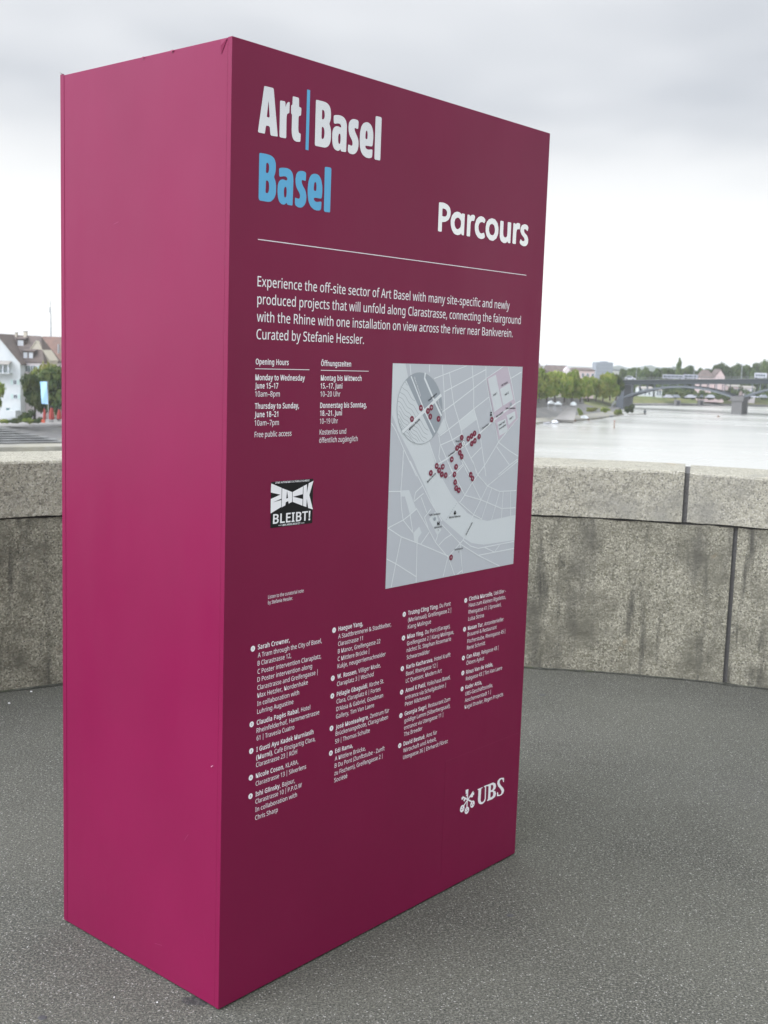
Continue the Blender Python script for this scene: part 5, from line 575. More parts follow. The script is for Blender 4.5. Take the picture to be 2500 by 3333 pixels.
for (a, b), w in zip(RULES, (1.9, 1.5, 1.5)):
    z = (a[1] + b[1]) / 2; flat('rule', [[ribbon([(a[0], z), (b[0], z)], w)]], M['print'], 0.0005)
for k, x, z in BULLETS:
    flat('bullet', [[disc((x, z), 7.2, 24)]], M['print'], 0.0005)
    w = 5.0 if k > 9 else 2.6
    text_line('bullet_number', [(str(k), 1)], (x - w / 2, z - 2.6), (x + w / 2, z - 2.6), 5.4, M['dark'], 0.0006)

flat('cover_edge', [[ribbon([(886, 418.5), (1282.5, 418.5)], 0.9)], [ribbon([(885.3, 14), (885.3, 417.8)], 0.5)]], M['foil_edge'], 0.0006)
# sticker
sx0, sx1, sz0, sz1 = 144, 289, 1190.5, 1303
stk = flat('sticker', [[rnd([(sx0, sz0), (sx1, sz0), (sx1, sz1), (sx0, sz1)], 2.5)]], M['dark'], 0.0005)
tag(stk, 'black square sticker with white lettering')
for word, ch, loops in GLYPHS:
    if word == 'zack': flat('letter', [loops], M['print'], 0.0006, stk)
text_line('text_line', [(STICKER_TEXT[0][0], 1)], STICKER_TEXT[0][1], STICKER_TEXT[0][2], 22.5, M['print'], 0.0006, stk)
for i in (1, 2): text_line('text_line', [(STICKER_TEXT[i][0], 1)], STICKER_TEXT[i][1], STICKER_TEXT[i][2], 4.2, M['print'], 0.0006, stk)

# map: printed sheet with everything on it as thin layers
mx0, mx1, mz0, mz1 = 580.8, 1193.5, 983.5, 1594.8
def clip(lp, x0=mx0 + .5, x1=mx1 - .5, z0=mz0 + .5, z1=mz1 - .5): return [(min(max(p[0], x0), x1), min(max(p[1], z0), z1)) for p in lp]
mp_ = flat('map_panel', [[[(mx0, mz0), (mx1, mz0), (mx1, mz1), (mx0, mz1)]]], M['map_land'], 0.0007)
tag(mp_, 'square grey street map with maroon numbered dots')
Y = [0.00075]
def layer(name, loops, m, st_=0.000012):
    o = flat(name, loops, m, Y[0], mp_); Y[0] += st_; return o
layer('map_river', [[clip(MAP_RIVER)]], M['map_water'])
for l in MAP_PLAZAS: layer('map_square', [[clip(l)]], M['map_water'])
for l in MAP_ROADS: layer('map_road', [[clip(ribbon(l, 3.0))]], M['map_road'], 0.000008)
layer('map_block', [[clip(MAP_FAIR)]], M['map_pink'])
layer('map_road', [[clip(ribbon(MAP_MAIN, 5.0))]], M['map_road'])
for l in MAP_HALLS: layer('map_block', [[l]], M['map_water'])
layer('map_ferry_line', [[ribbon([(FERRY[0][0] + (FERRY[1][0] - FERRY[0][0]) * (k + .2) / 9, FERRY[0][1] + (FERRY[1][1] - FERRY[0][1]) * (k + .2) / 9), (FERRY[0][0] + (FERRY[1][0] - FERRY[0][0]) * (k + .75) / 9, FERRY[0][1] + (FERRY[1][1] - FERRY[0][1]) * (k + .75) / 9)], 1.3)] for k in range(9)], M['map_inset'])
IC = (sum(p[0] for p in INSET) / len(INSET), sum(p[1] for p in INSET) / len(INSET))
def disc_e(s): return [(IC[0] + (p[0] - IC[0]) * s, IC[1] + (p[1] - IC[1]) * s) for p in INSET]
layer('map_inset', [[INSET]], M['map_inset'])
layer('map_river', [[INSET_WATER]], M['map_water'])
layer('map_inset_rim', [[disc_e(1.0), disc_e(0.985)[::-1]]], M['map_line'])
for l in INSET_WAVES: layer('map_wave', [[ribbon(l, 1.3)]], M['map_line'], 0.00001)
for l, w in INSET_ROADS: layer('map_road', [[ribbon(l, w)]], M['map_road'])
a, b = INSET_ROADS[1][0][0], INSET_ROADS[1][0][-1]
dv = (Vector(b) - Vector(a)); nv = Vector((-dv.y, dv.x)).normalized() * 5.2
for s_ in (1, -1): layer('map_bridge_edge', [[ribbon([tuple(Vector(a) + nv * s_), tuple(Vector(a) + dv * 0.42 + nv * s_)], 0.9)]], M['map_inset'])
Y[0] += 0.0001
for k, x, z in MARKERS:
    big = 1.0
    layer('map_marker', [[disc((x, z), 9.0 if k in () else 8.6, 20)]], M['marker'], 0.00001)
    w = {1: 2.0, 2: 5.0, 3: 8.0}[len(k)]
    text_line('marker_number', [(k, 0)], (x - w / 2, z - 2.3), (x + w / 2, z - 2.3), 4.6, M['print'], Y[0] + 0.0001, mp_)
layer('map_marker', [[disc(INFO, 8.6, 20)]], M['dark']); layer('map_marker', [[disc(INFO, 7.5, 20)]], M['map_road'])
text_line('marker_number', [('i', 1)], (INFO[0] - .7, INFO[1] - 3.3), (INFO[0] + .7, INFO[1] - 3.3), 6.6, M['dark'], Y[0] + 0.0001, mp_)
for s, a, b, w in MAP_TEXT:
    text_line('map_text', [(s, 0 if w else 1)], a, b, 5.2, M['print'] if w else M['dark'], Y[0] + 0.0001, mp_)
for l in ICONS: layer('map_pictogram', [[l]], M['dark'])
for c in GREY_DOTS: layer('map_marker', [[disc(c, 5.5, 16)]], M['map_inset'])

# ------------------------------------------------------------------ trees
def crown_mesh(name, seed, n, lobes, leafsize, h=1.0, w=1.0, z0=0.18, cone=False):
    """many small leaf sprays in lumpy lobes; unit height, unit radius"""
    rnd_ = random.Random(seed); v = []; f = []
    L_ = []
    if cone:
        for k in range(lobes):
            t = k / (lobes - 1); z = 0.08 + 0.90 * t; r = 0.40 * (1 - t) ** 0.8 + 0.03
            a = rnd_.uniform(0, 6.28); L_.append((Vector((math.cos(a) * r * .5, math.sin(a) * r * .5, z)), r * 0.9, 0.10))
    else:
        for k in range(lobes):
            a = k * 2.399 + rnd_.uniform(-.3, .3); t = rnd_.random(); rad = rnd_.uniform(0.15, 0.62)
            z = z0 + 0.22 + (0.60 - 0.25 * rad) * t
            s_ = rnd_.uniform(0.24, 0.40); L_.append((Vector((math.cos(a) * rad, math.sin(a) * rad, z)), s_, s_ * 0.48))
    for k in range(n):
        c, r, rz = L_[k % len(L_)]
        d = Vector((rnd_.gauss(0, 1), rnd_.gauss(0, 1), rnd_.gauss(0, 1))).normalized() * rnd_.uniform(0.65, 1.12)
        p = c + Vector((d.x * r, d.y * r, d.z * rz))
        if p.z > 1: p.z = 1 - rnd_.random() * .05
        nn = (d + Vector((rnd_.gauss(0, .6), rnd_.gauss(0, .6), rnd_.gauss(0.3, .6)))).normalized()
        a_ = nn.cross(Vector((rnd_.gauss(0, 1), rnd_.gauss(0, 1), rnd_.gauss(0, 1)))).normalized(); b_ = nn.cross(a_)
        s_ = leafsize * rnd_.uniform(0.6, 1.3); q = len(v)
        for u, t in ((-1, -.2), (-.2, -.8), (1, -.1), (.7, .7), (-.5, .8)):
            pp = p + a_ * u * s_ + b_ * t * s_; v.append((pp.x * w, pp.y * w, pp.z * h))
        f.append((q, q + 1, q + 2, q + 3, q + 4))
    me = bpy.data.meshes.new(name); me.from_pydata(v, [], f); me.update(); return me
def trunk_mb(h, r, seed):
    rr = random.Random(seed); b = MB()
    b.tube([(0, 0, -0.3), (0.02 * h, 0, h * .25), (0.0, 0.02 * h, h * .5), (0.01, 0, h * .75)], [r * 1.25, r, r * .7, r * .3], 8)
    for k in range(5):
        a = k * 1.3 + rr.random(); z = h * (0.27 + 0.08 * k)
        b.tube([(0, 0, z), (math.cos(a) * h * .11, math.sin(a) * h * .11, z + h * .12), (math.cos(a) * h * .2, math.sin(a) * h * .2, z + h * .27)], [r * .5, r * .35, r * .12], 6)
    return b
CROWNS = {}
def crown(kind, var):
    key = (kind, var)
    if key not in CROWNS:
        if kind == 'cone': me = crown_mesh('crown', 50 + var, 2600, 16, 0.05, cone=True)
        elif kind == 'bush': me = crown_mesh('crown', 80 + var, 1500, 10, 0.06, z0=-0.12)
        else: me = crown_mesh('crown', 10 + var, 3600, 17, 0.05, z0=0.02)
        CROWNS[key] = me
    return CROWNS[key]
CM = {}
def tree(name, p, h, r, leafm, label, group, kind='round', var=0, cat='tree'):
    t = empty(name, p, label, cat, group, rz=random.uniform(0, 6.28))
    key = (kind, var, leafm)
    if key not in CM:
        me = crown(kind, var).copy(); me.materials.append(M[leafm]); CM[key] = me
    c = bpy.data.objects.new('crown', CM[key]); col.objects.link(c); c.parent = t; c.scale = (r, r, h)
    if kind != 'bush':
        trunk_mb(h, max(0.05, h * 0.022), var).build('trunk', M['bark'], t)
    return t

# ------------------------------------------------------------------ houses
def window(par, x0, x1, z0, z1, y, shutters=None, m='frame', out=-1):
    """a window on a wall facing -Y (local): frame, recessed pane, glazing bar, optional shutters"""
    f = MB(); w = 0.09
    f.box(x0, x0 + w, y - .05, y + .05, z0, z1); f.box(x1 - w, x1, y - .05, y + .05, z0, z1)
    f.box(x0 + w, x1 - w, y - .05, y + .05, z0, z0 + w); f.box(x0 + w, x1 - w, y - .05, y + .05, z1 - w, z1)
    xm = (x0 + x1) / 2; f.box(xm - .03, xm + .03, y - .045, y + .04, z0 + w, z1 - w)
    o = f.build('window', M[m], par)
    MB().box(x0 + w, x1 - w, y - 0.01, y + 0.02, z0 + w, z1 - w).build('pane', M['glass'], o)
    if shutters:
        ww = (x1 - x0) * 0.55
        for a in (x0 - ww - .03, x1 + .03): MB().box(a, a + ww, y - .07, y - .02, z0, z1).build('shutter', M[shutters], par)
    return o
def gable_house(name, x0, x1, y0, y1, zb, ze, zr, wall, roof, label, ridge='x', over=0.4, hip=0.0):
    """box with a pitched roof; ridge along x or along y. coordinates are world; parts relative to the base"""
    t = empty(name, ((x0 + x1) / 2, y0, zb), label, 'house' if name == 'house' else 'building')
    w = (x1 - x0) / 2; d = y1 - y0; he = ze - zb; hr = zr - zb
    b = MB(); b.box(-w, w, 0, d, -2, he)
    if ridge == 'x' and not hip:
        b.add([(-w + .01, 0.01, he), (-w + .01, d - .01, he), (-w + .01, d / 2, hr - .1), (-w + .3, 0.01, he), (-w + .3, d - .01, he), (-w + .3, d / 2, hr - .1)], [(0, 1, 2), (3, 5, 4), (0, 2, 5, 3), (1, 4, 5, 2)])
        b.add([(w - .01, 0.01, he), (w - .01, d - .01, he), (w - .01, d / 2, hr - .1), (w - .3, 0.01, he), (w - .3, d - .01, he), (w - .3, d / 2, hr - .1)], [(0, 1, 2), (3, 5, 4), (0, 2, 5, 3), (1, 4, 5, 2)])
    elif ridge == 'y':
        b.prism([(-w + .01, 0.01, he), (w - .01, 0.01, he), (0, 0.01, hr - .1)], (0, .3, 0)); b.prism([(-w + .01, d - .31, he), (w - .01, d - .31, he), (0, d - .31, hr - .1)], (0, .3, 0))
    b.build('wall', M[wall], t)
    o = over; r = MB()
    if ridge == 'x':
        sl_ = (hr - he) / (d / 2)
        for s_, ya in ((1, -o), (-1, d + o)):
            r.prism([(-w - o, ya, he - o * sl_), (w + o, ya, he - o * sl_), (w + o - hip, d / 2, hr), (-w - o + hip, d / 2, hr)], (0, 0, 0.22))
        if hip:
            for q in (-1, 1): r.prism([(q * (w + o), -o, he - o * sl_), (q * (w + o), d + o, he - o * sl_), (q * (w + o - hip), d / 2, hr)], (0, 0, 0.2))
    else:
        sl_ = (hr - he) / w
        for s_ in (-1, 1):
            r.prism([(s_ * (w + o), -o, he - o * sl_), (s_ * (w + o), d + o, he - o * sl_), (0, d + o, hr), (0, -o, hr)], (0, 0, 0.22))
    ro = r.build('roof', M[roof], t)
    return t, ro, w, d, he, hr

# left: white gabled house with mint shutters
def xat(x, d): return at(x, 1200, d).x
def zat(x, y, d): return at(x, y, d).z
D1 = 226; yw = CAM.y + D1
x0, x1 = xat(-84, D1), xat(66, D1); zb = zat(30, 1356, D1); ze = zat(66, 1181, D1); zr = zat(-8, 1089, D1)
t, ro, w, d, he, hr = gable_house('house', x0, x1, yw, yw + 11, zb, ze, zr, 'wall_white', 'roof_brown', 'white gabled house with mint green shutters at the left edge', ridge='y', over=0.35)
sc = lambda x: xat(x, D1) - (x0 + x1) / 2
sz = lambda x, y: zat(x, y, D1) - zb
for (xa, xb, ya, yb, sh) in ((42, 55, 1236, 1252, 'mint'), (43, 57, 1283, 1298, 'mint'), (8, 17, 1194, 1211, None), (-20, -8, 1236, 1252, 'mint'), (-20, -8, 1283, 1298, 'mint')):
    window(t, sc(xa), sc(xb), sz(xa, yb), sz(xa, ya), -0.03, sh)
b = MB(); b.box(sc(-60), sc(40), -1.5, -0.02, sz(10, 1216), sz(10, 1213)); b.build('balcony_floor', M['wall_white'], t)
b = MB()
for k in range(14): xx = sc(-60) + (sc(40) - sc(-60)) * k / 13; b.box(xx - .03, xx + .03, -1.48, -1.42, sz(10, 1213), sz(10, 1207))
b.box(sc(-60), sc(40), -1.5, -1.4, sz(10, 1207), sz(10, 1206)); b.build('balcony_railing', M['teal'], t)
b = MB(); b.prism([(sc(-70), -1.9, sz(10, 1186)), (sc(38), -1.9, sz(10, 1186)), (sc(38), -0.03, sz(10, 1176)), (sc(-70), -0.03, sz(10, 1176))], (0, 0, .12)); b.build('balcony_roof', M['trim'], t)
for xx in (-18, 19, 36): MB().box(sc(xx) - .07, sc(xx) + .07, -1.8, -1.66, sz(10, 1213), sz(10, 1186)).build('balcony_post', M['frame'], t)
b = MB().box(sc(19), sc(30), -0.06, 0.03, sz(25, 1355), sz(25, 1328)); dr = b.build('door', M['teal'], t)
MB().box(sc(28), sc(28.8), -0.12, -0.061, sz(25, 1343), sz(25, 1341)).build('handle', M['metal'], dr)
MB().box(sc(32), sc(63), -2.6, -0.1, sz(40, 1356), sz(40, 1334)).build('porch', M['wall_white'], t)

# middle: rose house with brown roof, two dormers and chimneys
D2 = 229; yw = CAM.y + D2
x0, x1 = xat(-50, D2), xat(142, D2); zb = zat(100, 1354, D2); ze = zat(100, 1180, D2); zr = zat(100, 1096, D2 + 6)
t, ro, w, d, he, hr = gable_house('house', x0, x1, yw, yw + 12, zb, ze, zr, 'wall_rose', 'roof_brown', 'pale rose house with long brown roof and dormers behind the leafy trees', ridge='x', over=0.1, hip=2.4)
sc = lambda x: xat(x, D2) - (x0 + x1) / 2
sz = lambda x, y: zat(x, y, D2) - zb
for (xa, xb, ya, yb, sh) in ((82, 92, 1190, 1210, 'mint'), (98, 108, 1190, 1210, 'mint'), (114, 122, 1190, 1210, 'mint'), (71, 79, 1237, 1256, None), (88, 97, 1237, 1256, None), (106, 115, 1237, 1256, None)):
    window(t, sc(xa), sc(xb), sz(xa, yb), sz(xa, ya), -0.03, sh)
def dormer(par, xa, xb, yt, yb, y, nwin, rm='roof_brown'):
    za, zt = sz(xa, yb), sz(xa, yt); X0, X1 = sc(xa), sc(xb)
    o = MB().box(X0, X1, y, y + 3.2, za, zt).build('dormer', M[rm], par)
    r = MB(); r.prism([(X0 - .25, y - .3, zt), (X1 + .25, y - .3, zt), (X1 + .25, y + 3.6, zt + .55), (X0 - .25, y + 3.6, zt + .55)], (0, 0, .14)); r.build('dormer_roof', M[rm], o)
    for k in range(nwin):
        ww = (X1 - X0) / nwin; a = X0 + ww * k + ww * .14; b_ = X0 + ww * (k + 1) - ww * .14
        MB().box(a, b_, y - .07, y - .02, za + (zt - za) * .12, zt - (zt - za) * .12).build('dormer_window', M['frame'], o)
dormer(t, 36, 62, 1103, 1128, 3.6, 1); dormer(t, 70, 106, 1143, 1172, 0.8, 2)
for (xa, xb, yt) in ((49, 58, 1079), (21, 26, 1083)):
    c = MB().box(sc(xa), sc(xb), d / 2 - .5, d / 2 + .4, hr - 1.0, zat(xa, yt, D2 + 6) - zb).build('chimney', M['wall_cream'], t)
    MB().box(sc(xa) - .08, sc(xb) + .08, d / 2 - .58, d / 2 + .48, zat(xa, yt, D2 + 6) - zb, zat(xa, yt, D2 + 6) - zb + .15).build('chimney_cap', M['trim'], c)

# right of it: cream gable and red-brown roof
D3 = 242; yw = CAM.y + D3
x0, x1 = xat(112, D3), xat(420, D3); zb = zat(180, 1350, D3); ze = zat(180, 1176, D3); zr = zat(200, 1100, D3 + 6)
t, ro, w, d, he, hr = gable_house('house', x0, x1, yw, yw + 12, zb, ze, zr, 'wall_rose', 'roof_red', 'house with long red-brown tiled roof beside the totem edge', ridge='x', over=0.1)
sc = lambda x: xat(x, D3) - (x0 + x1) / 2
sz = lambda x, y: zat(x, y, D3) - zb
MB().box(sc(186), sc(190), 0.4, 1.0, sz(180, 1150), sz(180, 1120)).build('vent_pipe', M['metal'], t)
for xa in (180, 214, 250, 300, 350): window(t, sc(xa), sc(xa + 10), sz(xa, 1255), sz(xa, 1237), -0.03, 'mint')
D3b = 231.8; yb_ = CAM.y + D3b
x0, x1 = xat(76, D3b), xat(160, D3b); zb = zat(120, 1352, D3b)
t, ro, w, d, he, hr = gable_house('house', x0, x1, yb_, yb_ + 6, zb, zat(120, 1172, D3b), zat(118, 1112, D3b), 'wall_cream', 'wall_cream', 'narrow cream gable front standing before the red-brown roof', ridge='y', over=0.12)
window(t, 0.3, 0.9, he + .4, he + 1.4, -0.03)
p = at(165.5, 1097, D3 + 8)
t = empty('radio_mast', (p.x, p.y, p.z - 1.2), 'thin tall grey mast rising above the house roofs', 'mast')
z1 = at(164, 979, D3 + 8).z - p.z + 1.2
MB().tube([(0, 0, 0), (0, 0, z1 * .5), (-.03, 0, z1)], [.19, .15, .07], 8).build('pole', M['metal'], t)
MB().tube([(0, 0, .3), (0, 0, 1.25)], [.55, .25], 10).build('base', M['metal'], t)
MB().tube([(-.22, 0, z1 * .72), (-.22, 0, z1 * .84)], [.1, .1], 6).build('antenna', M['metal'], t)

# greenery on the left bank
def ground_tree(name, x, yb, yt, D, rpx, leafm, label, group=None, kind='round', var=0, cat='tree', dz=0.0):
    p = at(x, yb, D); h = at(x, yt, D).z - p.z; return tree(name, (p.x, p.y, p.z + dz), h, rpx / FPX * D, leafm, label, group, kind, var, cat)
ground_tree('broadleaf_tree', 190, 1362, 1168, 214, 82, 'leaf_dark', 'big dark leafy tree between the white house and the totem', 'trees on the near left bank', var=0)
ground_tree('broadleaf_tree', 112, 1360, 1196, 212, 50, 'leaf_dark', 'smaller round olive tree left of the pale blue banner', 'trees on the near left bank', var=1)
ground_tree('broadleaf_tree', 262, 1358, 1160, 218, 70, 'leaf_dark', 'leafy tree right behind the totem edge', 'trees on the near left bank', var=2)
ground_tree('broadleaf_tree', 162, 1352, 1150, 222, 62, 'leaf_yellow', 'yellow-green treetop added as the lit top of the dark tree', 'trees on the near left bank', var=3)  # yellow leaf colour stands in for light on the dark tree's top
ground_tree('broadleaf_tree', -22, 1366, 1226, 210, 44, 'leaf', 'light green tree cut by the left picture edge', 'trees on the near left bank', var=1)
ground_tree('shrub', 88, 1372, 1318, 211, 34, 'leaf_dark', 'dark shrub at the corner of the white house', 'shrubs in front of the houses', 'bush', 0, 'shrub')
for i, (x, yt, r, w_) in enumerate(((10, 1357, 26, 'leftmost low hedge shrub below the white house'), (48, 1356, 26, 'low hedge shrub below the teal door'), (92, 1352, 28, 'low hedge shrub below the olive tree'), (126, 1350, 20, 'low hedge shrub beside the red parasols'))):
    ground_tree('shrub', x, 1378, yt, 207, r, 'leaf_dark' if i % 2 else 'leaf', w_, 'shrubs in front of the houses', 'bush', i % 3, 'shrub')
# banner, parasols and a crate by the steps
D = 205; p = at(158, 1372, D)
t = empty('banner_flag', p, 'upright pale blue banner on a slim pole by the river steps', 'flag')
h = at(154, 1238, D).z - p.z
MB().tube([(0, 0, -.2), (-.1, 0, h)], [.06, .04], 8).build('pole', M['metal'], t)
def bx_(x): return at(x, 1280, D).x - p.x
n = 10; v = []
za, zb_ = at(140, 1242, D).z - p.z, at(150, 1315, D).z - p.z
for k in range(n + 1):
    q = k / n; xl = bx_(130) * (1 - q) + bx_(136) * q; xr = bx_(153) * (1 - q) + bx_(156) * q; z = za * (1 - q) + zb_ * q
    for j in range(5):
        u = j / 4; v.append((xl * (1 - u) + xr * u, 0.12 * math.sin(u * 4 + q * 5), z))
f = [(k * 5 + j, k * 5 + j + 1, k * 5 + j + 6, k * 5 + j + 5) for k in range(n) for j in range(4)]
MB().add(v + [(x, y + .02, z) for x, y, z in v], f + [tuple(i + len(v) for i in q)[::-1] for q in f]).build('cloth', M['flag'], t, smooth=True)
def parasol(x, yb, yt, wpx, label):
    p = at(x, yb, D); h = at(x, yt, D).z - p.z; r = wpx / FPX * D / 2
    t = empty('folded_parasol', p, label, 'parasol', 'folded red parasols by the river steps')
    MB().tube([(0, 0, -.1), (0, 0, h)], [.05, .03], 8).build('pole', M['metal'], t)
    b = MB(); n = 12; zs = [(h * .12, .75), (h * .2, 1), (h * .5, .85), (h * .75, .6), (h * .9, .35)]
    v = [(math.cos(2 * math.pi * k / n) * r * s_ * (1 if k % 2 else .8), math.sin(2 * math.pi * k / n) * r * s_ * (1 if k % 2 else .8), z) for z, s_ in zs for k in range(n)]
    f = [(i * n + k, i * n + (k + 1) % n, (i + 1) * n + (k + 1) % n, (i + 1) * n + k) for i in range(len(zs) - 1) for k in range(n)] + [tuple(range(n))[::-1], tuple(range((len(zs) - 1) * n, len(zs) * n))]
    b.add(v, f).build('canopy', M['red'], t)
    MB().tube([(0, 0, h * .86), (0, 0, h * .93), (0, 0, h)], [r * .5, r * .42, r * .1], 10).build('cap', M['rubber'], t)
    MB().tube([(0, 0, -.05), (0, 0, .12)], [r * .8, r * .75], 12).build('base', M['pier'], t)
parasol(145, 1371, 1323, 11, 'slim folded red parasol left of the pale blue banner pole')
parasol(168, 1372, 1320, 19, 'wide folded red parasol right of the banner pole')
parasol(193, 1370, 1326, 16, 'folded red parasol half hidden behind the totem edge')
p = at(140, 1376, D - 1)
t = empty('orange_box', p, 'small orange box on the paving beside the slim red parasol', 'box')
MB().box(-.28, .28, 0, .4, 0, .5).build('body', M['orange'], t, bevel=.03); MB().box(-.3, .3, -.02, .42, .5, .56).build('lid', M['orange'], t, bevel=.01)

# river steps
def sl_at(i, u):  # along the shore from SL[3]
    return SL[3] + (SL[4] - SL[3]) * u
base = SL[3]; U_ = (SL[4] - SL[3]).normalized(); V_ = Vector((-U_.y, U_.x, 0))
t = empty('river_steps', (base.x, base.y, ZW + 1.0), 'broad flight of grey stone steps going down to the river', 'steps')
for k in range(8):
    off = 5.6 + 1.8 * k; z = ZW + 0.95 + 0.262 * k
    r_end = 12.6 - 1.1 * k
    a = base + V_ * off + U_ * (-70); b_ = base + V_ * off + U_ * r_end
    pts = [a, b_, b_ + V_ * 2.1, a + V_ * 2.1]
    MB().prism([(q.x - base.x, q.y - base.y, z - ZW - 1.0 + 0.18) for q in pts], (0, 0, 0.085)).build('step', M['step'], t)

# ------------------------------------------------------------------ right: promenade trees, quay things
PT = [(1752, 1203, 1318, 333, 30, 'leaf', 2), (1779, 1210, 1316, 337, 26, 'leaf', 0), (1806, 1204, 1316, 341, 30, 'leaf', 3), (1836, 1213, 1314, 346, 26, 'leaf', 1), (1861, 1207, 1314, 350, 28, 'leaf', 2),
      (1888, 1232, 1314, 354, 22, 'leaf', 0), (1914, 1224, 1314, 359, 25, 'leaf', 3), (1938, 1230, 1314, 364, 25, 'leaf_yellow', 1), (1962, 1222, 1312, 369, 25, 'leaf', 2), (1985, 1212, 1312, 375, 26, 'leaf', 0), (2004, 1218, 1310, 381, 20, 'leaf_dark', 1)]
nm = ['first', 'second', 'third', 'fourth', 'fifth', 'sixth', 'seventh', 'eighth', 'ninth', 'tenth', 'eleventh']
for i, (x, yt, yb, dd, r, lm, vr) in enumerate(PT):
    p = at(x, yb, dd)
    tree('promenade_tree', (p.x, p.y, -9.3), (at(x, yt, dd).z + 9.3) * 1.16, r / FPX * dd * 1.4, lm, '%s green tree of the riverside row counted from the totem' % nm[i], 'row of trees on the river promenade', 'round', vr)
for i, (x, yt, dd, r, lm, w_) in enumerate(((1760, 1190, 352, 22, 'leaf_dark', 'tree behind the row, nearest to the totem edge'), (1912, 1214, 392, 26, 'leaf', 'back row tree below the low flat-roofed building'), (1975, 1210, 400, 28, 'leaf', 'back row tree in front of the grey tower block'))):
    p = at(x, 1306, dd); tree('promenade_tree', (p.x, p.y, -9.1), at(x, yt, dd).z + 9.1, r / FPX * dd, lm, w_, 'row of trees on the river promenade', 'round', i)
for i, (x, yb, yt, dd, r, lm, w_) in enumerate(((2046, 1345, 1303, 398, 20, 'leaf_dark', 'dark bush at the tip of the quay by the bridge'), (2012, 1350, 1326, 392, 20, 'leaf', 'yellow-green bush on the quay left of the dark bush'), (1968, 1342, 1318, 378, 20, 'leaf', 'bush on the quay slope below the row of trees'), (1887, 1352, 1318, 362, 12, 'leaf', 'narrow bush beside the covered white boat'), (1925, 1340, 1320, 368, 28, 'leaf_yellow', 'wide yellowish bush on the quay slope'))):
    ground_tree('shrub', x, yb, yt, dd, r, lm, w_, 'bushes on the quay', 'bush', i % 3, 'shrub')
# ramp down the quay
D = 338; a = at(1862, 1326, D + 8); b_ = at(1836, 1366, D + 2)
t = empty('quay_ramp', (b_.x, b_.y, b_.z - .4), 'pale stone ramp sloping down the quay wall to the boats', 'ramp')
w_ = Vector((2.2, -.6, 0))
r = MB(); r.prism([tuple(b_ - t.location - w_ * 1.3), tuple(b_ - t.location + w_ * 1.3), tuple(a - t.location + w_ * .6), tuple(a - t.location - w_ * .6)], (0, 1.2, -1.0)); r.build('ramp', M['plaza'], t)
# white tents and a round parasol on the promenade
def tent(x, yb, yt, wpx, dd, label):
    p = at(x, yb, dd); h = at(x, yt, dd).z - p.z; w_ = wpx / FPX * dd / 2
    t = empty('white_tent', p, label, 'tent', 'white tents on the promenade')
    for sx_ in (-1, 1):
        for sy_ in (0, 2): MB().tube([(sx_ * w_ * .9, sy_, -1), (sx_ * w_ * .9, sy_, h * .6)], .05, 6).build('leg', M['metal'], t)
    MB().add([(-w_, -.2, h * .58), (w_, -.2, h * .58), (w_, 2.2, h * .58), (-w_, 2.2, h * .58), (0, 1, h), (-w_, -.2, h * .42), (w_, -.2, h * .42), (w_, 2.2, h * .42), (-w_, 2.2, h * .42)],
             [(0, 1, 4), (1, 2, 4), (2, 3, 4), (3, 0, 4), (0, 5, 6, 1), (1, 6, 7, 2), (2, 7, 8, 3), (3, 8, 5, 0)]).build('canopy', M['tent'], t)
tent(1795, 1322, 1303, 20, 342, 'white tent under the trees above the quay wall'); tent(1818, 1326, 1306, 20, 344, 'white tent beside the other, nearer the ramp')
D = 346; p = at(1866, 1328, D); t = empty('round_parasol', p, 'round cream parasol at the top of the ramp', 'parasol')
h = at(1866, 1307, D).z - p.z
MB().tube([(0, 0, -.5), (0, 0, h)], .04, 6).build('pole', M['metal'], t)
n = 12; v = [(math.cos(2 * math.pi * k / n) * r_, math.sin(2 * math.pi * k / n) * r_, z) for r_, z in ((.95, h * .45), (.9, h * .7), (.5, h * .92)) for k in range(n)] + [(0, 0, h)]
MB().add(v, [(i * n + k, i * n + (k + 1) % n, (i + 1) * n + (k + 1) % n, (i + 1) * n + k) for i in range(2) for k in range(n)] + [(2 * n + k, 2 * n + (k + 1) % n, 3 * n) for k in range(n)]).build('canopy', M['tent'], t, smooth=True)

# boats
def boat(x, y, lpx, hgt, label, rz=0.0, cover=None, hull='car_white', group='small boats moored at the quay'):
    p = atz(x, y, ZW); dd = p.y - CAM.y; ln = lpx / FPX * dd
    t = empty('moored_boat', p, label, 'boat', group, rz=rz)
    n = 10; v = []
    for k in range(n + 1):
        u = k / n; w_ = 0.85 * math.sin(math.pi * (0.16 + 0.84 * u)) ** 0.6 if u < 1 else 0.03; xx = -ln / 2 + ln * u; zt = .5 + .25 * u * u
        v += [(xx, -w_, zt), (xx, -w_ * .6, -.05), (xx, w_ * .6, -.05), (xx, w_, zt)]
    f = [(4 * k + j, 4 * k + j + 1, 4 * k + 5 + j, 4 * k + 4 + j) for k in range(n) for j in range(3)] + [(0, 1, 2, 3)]
    MB().add(v, f).build('hull', M[hull], t)
    MB().box(-ln * .42, ln * .3, -.5, .5, .3, .34).build('floor', M['wood'], t)
    for q in (-.25, .1): MB().box(ln * q - .12, ln * q + .12, -.75, .75, .42, .48).build('thwart', M['wood'], t)
    if cover:
        v = []
        for k in range(9):
            u = k / 8; xx = -ln * .45 + ln * .85 * u; hh = .55 + hgt * math.sin(math.pi * u) ** .5
            v += [(xx, -.85, .5), (xx, -.5, .5 + (hh - .5) * .8), (xx, 0, hh), (xx, .5, .5 + (hh - .5) * .8), (xx, .85, .5)]
        f = [(5 * k + j, 5 * k + j + 1, 5 * k + 6 + j, 5 * k + 5 + j) for k in range(8) for j in range(4)]
        MB().add(v, f).build('tarpaulin', M[cover], t, smooth=True)
